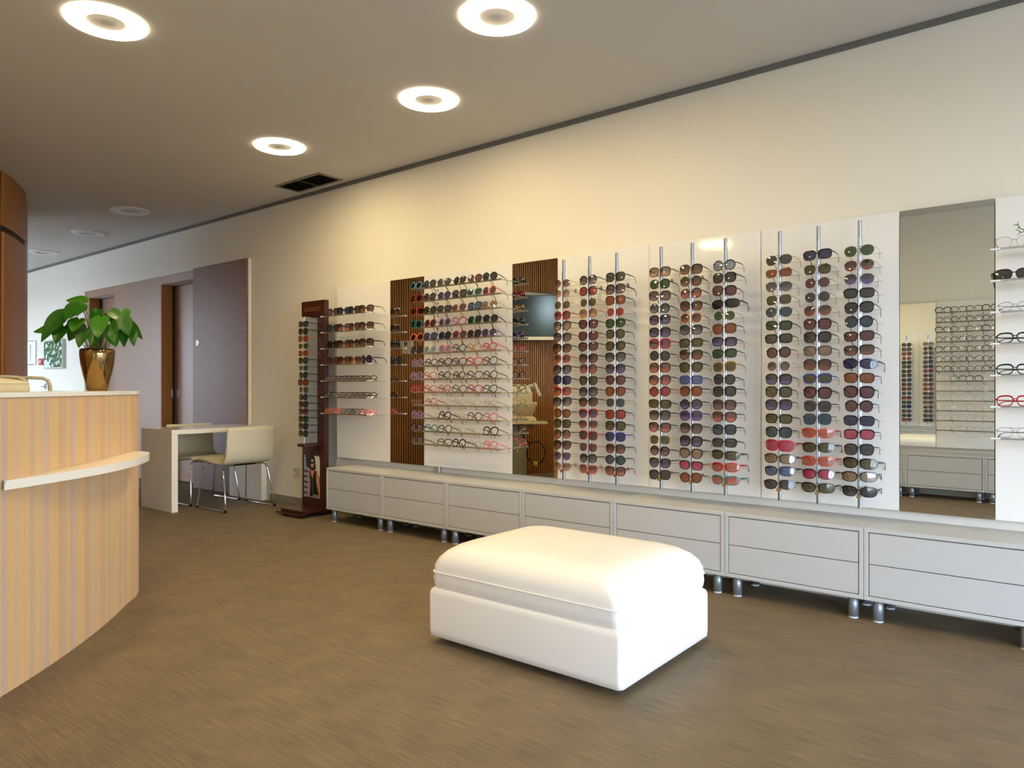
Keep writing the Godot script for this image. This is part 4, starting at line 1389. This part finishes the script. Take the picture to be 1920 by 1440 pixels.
func plant() -> void:
	var at := Vector3(1.722, 1.117, -4.366)
	var pot := thing("potted_plant", "green heart-leaved plant in a shiny gold pot on the reception counter", "potted plant", at)
	var st := begin()
	lathe(st, [Vector2(0.0, 0.0), Vector2(0.050, 0.0), Vector2(0.053, 0.006), Vector2(0.058, 0.04), Vector2(0.072, 0.095), Vector2(0.083, 0.15), Vector2(0.0885, 0.20), Vector2(0.0885, 0.225), Vector2(0.083, 0.236), Vector2(0.078, 0.234), Vector2(0.077, 0.215), Vector2(0.0, 0.213)], 40)
	part("pot", done(st), M.gold_pot, pot)
	st = begin()
	lathe(st, [Vector2(0.076, 0.216), Vector2(0.04, 0.222), Vector2(0.0, 0.224)], 20)
	part("soil", done(st), M.soil, pot)
	var meshes := [leaf_mesh(0.35), leaf_mesh(0.12)]
	var right := Vector3(0.6243, 0, 0.7812)
	var near := Vector3(-0.7812, 0, 0.6243)
	# stem end, tip (across, up from the pot's foot), towards the room at the stem end and the tip, width
	var leaves := [
		[-0.065, 0.492, -0.195, 0.532, 0.02, -0.03, 0.075], [-0.105, 0.452, -0.222, 0.402, -0.04, -0.10, 0.085], [-0.150, 0.425, -0.248, 0.292, 0.05, 0.12, 0.125],
		[-0.235, 0.352, -0.348, 0.345, 0.02, 0.02, 0.085], [-0.140, 0.355, -0.160, 0.270, 0.08, 0.13, 0.088], [-0.060, 0.478, -0.105, 0.405, 0.06, 0.13, 0.125],
		[-0.055, 0.395, -0.065, 0.333, 0.08, 0.13, 0.085], [-0.018, 0.322, -0.030, 0.245, 0.10, 0.135, 0.066], [0.042, 0.342, 0.038, 0.252, 0.09, 0.13, 0.068],
		[0.065, 0.405, 0.075, 0.305, 0.08, 0.14, 0.092], [0.022, 0.450, 0.010, 0.375, 0.03, 0.06, 0.070], [0.080, 0.452, 0.140, 0.402, 0.00, 0.03, 0.060],
		[0.120, 0.455, 0.152, 0.405, -0.04, -0.03, 0.066], [0.155, 0.405, 0.202, 0.322, 0.02, 0.06, 0.078], [0.110, 0.375, 0.150, 0.275, 0.06, 0.11, 0.064],
		[0.090, 0.335, 0.130, 0.255, 0.02, 0.05, 0.070], [0.155, 0.345, 0.162, 0.255, 0.0, 0.03, 0.055], [0.205, 0.335, 0.222, 0.258, 0.01, 0.04, 0.045],
		[-0.105, 0.385, -0.120, 0.352, 0.03, 0.05, 0.055], [-0.010, 0.410, -0.005, 0.335, -0.03, -0.06, 0.080], [-0.170, 0.39, -0.255, 0.31, -0.10, -0.17, 0.09],
		[0.10, 0.40, 0.17, 0.32, -0.10, -0.17, 0.08], [0.0, 0.44, 0.03, 0.37, -0.12, -0.20, 0.09], [-0.08, 0.36, -0.12, 0.28, -0.12, -0.19, 0.08],
	]
	for i in leaves.size():
		var a: Array = leaves[i]
		var b: Vector3 = right * a[0] + Vector3.UP * a[1] + near * a[4]
		var e: Vector3 = right * a[2] + Vector3.UP * a[3] + near * a[5]
		var dir := (e - b)
		var l := dir.length()
		var x := dir / l
		var want := (Vector3.UP * 0.75 + near * (0.65 if a[4] > -0.05 else -0.65)).normalized()
		var z := x.cross(want).normalized()
		var y := z.cross(x).normalized()
		var w: float = a[6] * 1.22
		var o := part("leaf", meshes[i % 2], M.leaf if i % 3 else M.leaf_light, pot)
		o.transform = Transform3D(Basis(x * l * 1.08, y * l * 0.5, z * w), b)
		st = begin()
		var root := right * clampf(a[0] * 0.2, -0.05, 0.05) + Vector3.UP * 0.22 + near * clampf(a[4] * 0.3, -0.05, 0.05)
		var mid := root.lerp(b, 0.5) + Vector3.UP * 0.045
		tube(st, [root, root.lerp(mid, 0.6) + Vector3.UP * 0.01, mid, mid.lerp(b, 0.6) + Vector3.UP * 0.006, b], [0.0024, 0.0022, 0.002, 0.0017, 0.0014], 6)
		part("stalk", done(st), M.stem, pot)

# ------------------------------------------------------------------ counter things
func counter_things() -> void:
	var t := thing("desk_machine", "cream desktop machine with a rounded lid on the counter, cut by frame edge", "machine", Vector3(0.985, 1.117, -3.49), 0.72)
	var st := begin()
	var rings := []
	for a in [[0.0, 0.004, 0.02], [0.006, 0.0, 0.02], [0.034, 0.003, 0.02]]:
		rings.append(ring_rect(0, 0, 0.11 - a[1], 0.085 - a[1], a[2], a[0]))
	loft(st, rings)
	part("machine_body", done(st), M.beige, t)
	st = begin()
	rings = []
	for a in [[0.034, 0.001, 0.02], [0.040, 0.004, 0.02], [0.048, 0.022, 0.02], [0.055, 0.05, 0.02], [0.058, 0.075, 0.005]]:
		rings.append(ring_rect(0, 0, 0.11 - a[1], 0.085 - a[1], a[2], a[0]))
	loft(st, rings)
	part("lid", done(st), M.beige, t)
	st = begin()
	tube(st, [Vector3(0.108, 0.016, 0.02), Vector3(0.124, 0.016, 0.02)], 0.010, 14)
	part("knob", done(st), M.frost, t)
	# office chair behind the counter: its arm shows above the counter
	var c := thing("office_chair", "cream office chair behind the counter, only its looped armrest showing", "chair", Vector3(1.88, 0.012, -5.97), -0.6)
	st = begin()
	for k in 5:
		var a := TAU * k / 5
		tube(st, [Vector3(0, 0.09, 0), Vector3(cos(a) * 0.30, 0.06, sin(a) * 0.30)], [0.024, 0.014], 8)
		tube(st, [Vector3(cos(a) * 0.30 - 0.012, 0.018, sin(a) * 0.30), Vector3(cos(a) * 0.30 + 0.012, 0.018, sin(a) * 0.30)], 0.03, 12)
	part("star_base", done(st), M.black, c)
	st = begin()
	tube(st, [Vector3(0, 0.08, 0), Vector3(0, 0.80, 0)], 0.025, 12)
	part("gas_column", done(st), M.chrome, c)
	st = begin()
	rings = []
	for a in [[0.80, 0.02], [0.81, 0.0], [0.86, 0.0], [0.88, 0.03]]:
		rings.append(ring_rect(0, 0, 0.23 - a[1], 0.23 - a[1], 0.07, a[0]))
	loft(st, rings)
	part("seat", done(st), M.cream, c)
	for s in [-1.0, 1.0]:
		st = begin()
		tube(st, [Vector3(-0.08, 0.84, s * 0.25), Vector3(-0.08, 1.0, s * 0.26), Vector3(-0.08, 1.185, s * 0.26)], [0.013, 0.013, 0.011], 8)
		tube(st, [Vector3(-0.115, 1.197, s * 0.26), Vector3(-0.04, 1.197, s * 0.26), Vector3(0.03, 1.193, s * 0.26), Vector3(0.062, 1.175, s * 0.26), Vector3(0.074, 1.14, s * 0.26), Vector3(0.078, 1.06, s * 0.26), Vector3(0.07, 0.86, s * 0.25)], [0.013, 0.0125, 0.012, 0.013, 0.0135, 0.0135, 0.0135], 10)
		part("armrest", done(st), M.beige, c)

# ------------------------------------------------------------------ what the mirror shows beside the counter
func instrument_corner() -> void:
	# eye-test instrument on its table
	var across := Vector3(-0.6243, 0, 0.7812)   # to the right in the mirror
	var yaw := atan2(-across.z, across.x)
	var tb := thing("instrument_table", "pedestal table under the eye-test instrument, seen in the monitor mirror", "table", Vector3(1.36, 0, -5.36), yaw)
	part("table_top", bm(Vector3(-0.32, 0.700, -0.20), Vector3(0.33, 0.724, 0.20), 0.006), M.beige, tb)
	part("pedestal", bm(Vector3(-0.22, 0.03, -0.09), Vector3(0.075, 0.66, 0.09), 0.01), M.grey_beige, tb)
	part("bracket", bm(Vector3(-0.20, 0.655, -0.12), Vector3(0.16, 0.700, 0.12), 0.01), M.grey_beige, tb)
	part("foot_plate", bm(Vector3(-0.28, 0.0, -0.2), Vector3(0.2, 0.03, 0.22), 0.01), M.grey_beige, tb)
	var it := thing("eye_test_instrument", "cream eye-test instrument with an angled screen, seen in the monitor mirror", "instrument", Vector3(1.36, 0.724, -5.36), yaw)
	var st := begin()
	var rings := []
	for a in [[0.0, 0.0], [0.02, 0.0], [0.045, 0.012], [0.07, 0.05], [0.08, 0.09]]:
		rings.append(ring_rect(0.0, 0, 0.20 - a[1], 0.14 - a[1], 0.03, a[0]))
	loft(st, rings)
	part("instrument_base", done(st), M.beige, it)
	st = begin()
	rings = []
	for a in [[0.07, 0.06], [0.10, 0.045], [0.13, 0.03], [0.22, 0.0], [0.235, 0.004]]:
		rings.append(ring_rect(0.0, 0, 0.205 - a[1], 0.15 - a[1], 0.03, a[0]))
	loft(st, rings)
	part("instrument_body", done(st), M.beige, it)
	st = begin()
	rings = []
	for a in [[0.235, 0.04], [0.25, 0.05], [0.33, 0.045], [0.39, 0.065], [0.43, 0.10], [0.45, 0.14]]:
		rings.append(ring_rect(-0.02, 0, 0.215 - a[1], 0.17 - a[1] * 0.8, 0.03, a[0]))
	loft(st, rings)
	part("instrument_head", done(st), M.beige, it)
	st = begin()
	box(st, Vector3(-0.02, -0.09, -0.10), Vector3(0.02, 0.09, 0.10), 0.012, Basis(Vector3.BACK, 0.42), Vector3(0.205, 0.385, 0))
	part("screen_housing", done(st), M.beige, it)
	st = begin()
	tube(st, [Vector3(0.10, 0.415, 0.0), Vector3(0.17, 0.43, 0.0)], 0.032, 14)
	part("swivel", done(st), M.white, it)
	st = begin()
	box(st, Vector3(-0.30, 0.02, -0.03), Vector3(-0.26, 0.34, 0.03), 0.006)
	box(st, Vector3(-0.27, 0.20, -0.05), Vector3(-0.19, 0.29, 0.05), 0.02)
	part("chin_rest", done(st), M.black, it)
	# cable loop beside the pedestal
	var cb := thing("cable", "coiled black cable with a yellow plug beside the instrument table", "cable", Vector3(1.36, 0, -5.36), yaw)
	st = begin()
	var path := [Vector3(0.02, 0.64, -0.10), Vector3(0.05, 0.52, -0.11)]
	for k in 17:
		var a := 2.2 - TAU * k / 14.0
		path.append(Vector3(0.19 + cos(a) * 0.11, 0.36 + sin(a) * 0.135, -0.11 - 0.001 * k))
	tube(st, path, 0.009, 8)
	part("cable_loop", done(st), M.black, cb)
	part("plug", bm(Vector3(0.155, 0.205, -0.14), Vector3(0.21, 0.255, -0.095), 0.008), mat(Color(0.72, 0.66, 0.08), 0.4), cb)
	# wall monitor
	var mo := thing("monitor", "wall monitor with a pale glowing screen, seen in the tall mirror", "monitor", Vector3(0.70, 2.06, -5.56), yaw + PI)
	part("housing", bm(Vector3(-0.40, -0.315, -0.05), Vector3(0.58, 0.315, 0.0), 0.008), M.black_gloss, mo)
	part("bezel", bm(Vector3(-0.395, -0.31, 0.0), Vector3(0.57, -0.268, 0.004), 0.001), M.mirror, mo)
	part("bezel", bm(Vector3(-0.35, 0.268, 0.0), Vector3(0.20, 0.31, 0.004), 0.001), M.mirror, mo)
	var im := Image.create(64, 40, false, Image.FORMAT_RGB8)
	for y in 40:
		for x in 64:
			var u := x / 63.0
			var v := y / 39.0
			var g := exp(-pow((u - 0.24) / 0.24, 2.0) - pow((v - 0.36) / 0.55, 2.0))
			im.set_pixel(x, y, Color(0.09, 0.13, 0.15).lerp(Color(0.80, 0.88, 0.92), g).lerp(Color(0.30, 0.38, 0.33), 0.35 * v))
	var sc := mat(Color(0.02, 0.02, 0.02), 0.12)
	sc.emission_enabled = true
	sc.emission_texture = tex(im)
	sc.emission = Color.BLACK
	sc.emission_energy_multiplier = 0.75
	st = begin()
	st.set_smooth_group(-1)
	var pv := [[Vector3(-0.35, -0.262, 0.002), Vector2(0, 1)], [Vector3(0.555, -0.262, 0.002), Vector2(1, 1)], [Vector3(0.555, 0.262, 0.002), Vector2(1, 0)], [Vector3(-0.35, 0.262, 0.002), Vector2(0, 0)]]
	for i in [0, 2, 1, 0, 3, 2]:
		st.set_uv(pv[i][1])
		st.add_vertex(pv[i][0])
	st.generate_normals()
	part("screen", st.commit(), sc, mo)
	part("wall_arm", bm(Vector3(-0.15, -0.06, -0.24), Vector3(0.05, 0.06, -0.05), 0.01), M.black, mo)
	# two pale plates on the slats
	var sg := thing("wall_plate", "two pale stacked sign plates on the wooden slats, seen in narrow mirror", "sign", Vector3(1.775, 1.65, -6.83), 0.92)
	part("plate", bm(Vector3(-0.04, 0.004, -0.03), Vector3(0.12, 0.088, 0.015), 0.004), M.white, sg)
	part("plate", bm(Vector3(-0.115, -0.085, -0.03), Vector3(0.11, 0.0, 0.015), 0.004), M.white, sg)
	part("mark", bm(Vector3(0.035, 0.022, 0.015), Vector3(0.078, 0.070, 0.016)), mat(Color(0.25, 0.30, 0.16), 0.5), sg)

# ------------------------------------------------------------------ far wall
func far_pictures() -> void:
	var pf := thing("picture", "tree photograph in a white box frame on the far wall behind the plant", "picture", Vector3(WALL_X, 1.63, -11.98))
	part("box_frame", bm(Vector3(-0.05, -0.215, -0.375), Vector3(0, 0.215, 0.34), 0.003), M.white, pf)
	var n := FastNoiseLite.new()
	n.seed = 9
	n.frequency = 0.06
	n.fractal_octaves = 4
	var im := Image.create(128, 80, false, Image.FORMAT_RGB8)
	for y in 80:
		for x in 128:
			var v := n.get_noise_2d(x, y) * 0.5 + 0.5
			var c := Color(0.05, 0.22, 0.07).lerp(Color(0.42, 0.62, 0.30), clampf(v * 1.6 - 0.4, 0, 1))
			if v > 0.62 or (y > 55 and x < 50 and v > 0.4):
				c = Color(0.85, 0.92, 0.95)
			im.set_pixel(x, y, c)
	var pm := mat(Color.WHITE, 0.4)
	pm.albedo_texture = tex(im)
	picture_face(pf, -0.0505, -0.195, 0.195, -0.36, 0.325, pm)
	var p2 := thing("picture", "white poster with a dark streak on the far wall, beside the curved wooden wall", "picture", Vector3(WALL_X, 1.68, -13.05))
	part("box_frame", bm(Vector3(-0.03, -0.19, -0.35), Vector3(0, 0.19, 0.26), 0.003), M.alu, p2)
	im = Image.create(96, 60, false, Image.FORMAT_RGB8)
	im.fill(Color(0.93, 0.93, 0.95))
	fill(im, [[0.70, 0.15], [0.76, 0.12], [0.75, 0.85], [0.72, 0.95]], Color(0.28, 0.28, 0.32))
	var pm2 := mat(Color.WHITE, 0.4)
	pm2.albedo_texture = tex(im)
	picture_face(p2, -0.0305, -0.175, 0.175, -0.335, 0.245, pm2)
	var fa := thing("fire_call_point", "small red fire alarm box on the far wall beside the tree picture", "alarm", Vector3(WALL_X, 1.528, -12.49))
	part("alarm_box", bm(Vector3(-0.05, -0.048, -0.085), Vector3(0, 0.048, 0.085), 0.006), M.red, fa)
	part("press_plate", bm(Vector3(-0.052, -0.025, -0.05), Vector3(-0.05, 0.025, 0.02), 0.0), M.white, fa)
	var ds := thing("door_lever", "small grey lever on the far white wall above the counter edge", "lever", Vector3(WALL_X, 1.15, -12.41))
	part("lever_plate", bm(Vector3(-0.012, -0.04, -0.03), Vector3(0, 0.05, 0.03), 0.003), M.leg, ds)
	part("lever_arm", bm(Vector3(-0.05, -0.008, -0.07), Vector3(-0.012, 0.008, 0.01), 0.003), M.leg, ds)

func picture_face(o: Node, x: float, y0: float, y1: float, z0: float, z1: float, m: Material) -> void:
	var st := begin()
	st.set_smooth_group(-1)
	var pv := [[Vector3(x, y0, z0), Vector2(0, 1)], [Vector3(x, y0, z1), Vector2(1, 1)], [Vector3(x, y1, z1), Vector2(1, 0)], [Vector3(x, y1, z0), Vector2(0, 0)]]
	for i in [0, 2, 1, 0, 3, 2]:
		st.set_uv(pv[i][1])
		st.add_vertex(pv[i][0])
	st.generate_normals()
	part("print", st.commit(), m, o)

func street() -> void:
	struct("pavement", bm(Vector3(-14, -0.3, 6.2), Vector3(18, -0.02, 22)), mat(Color(0.62, 0.62, 0.60), 0.9), "pale pavement outside the street window")
	struct("courtyard_ground", bm(Vector3(-9, -0.3, -19), Vector3(0.1, -0.02, -10.1)), mat(Color(0.84, 0.84, 0.82), 0.9), "pale courtyard paving outside the side window")
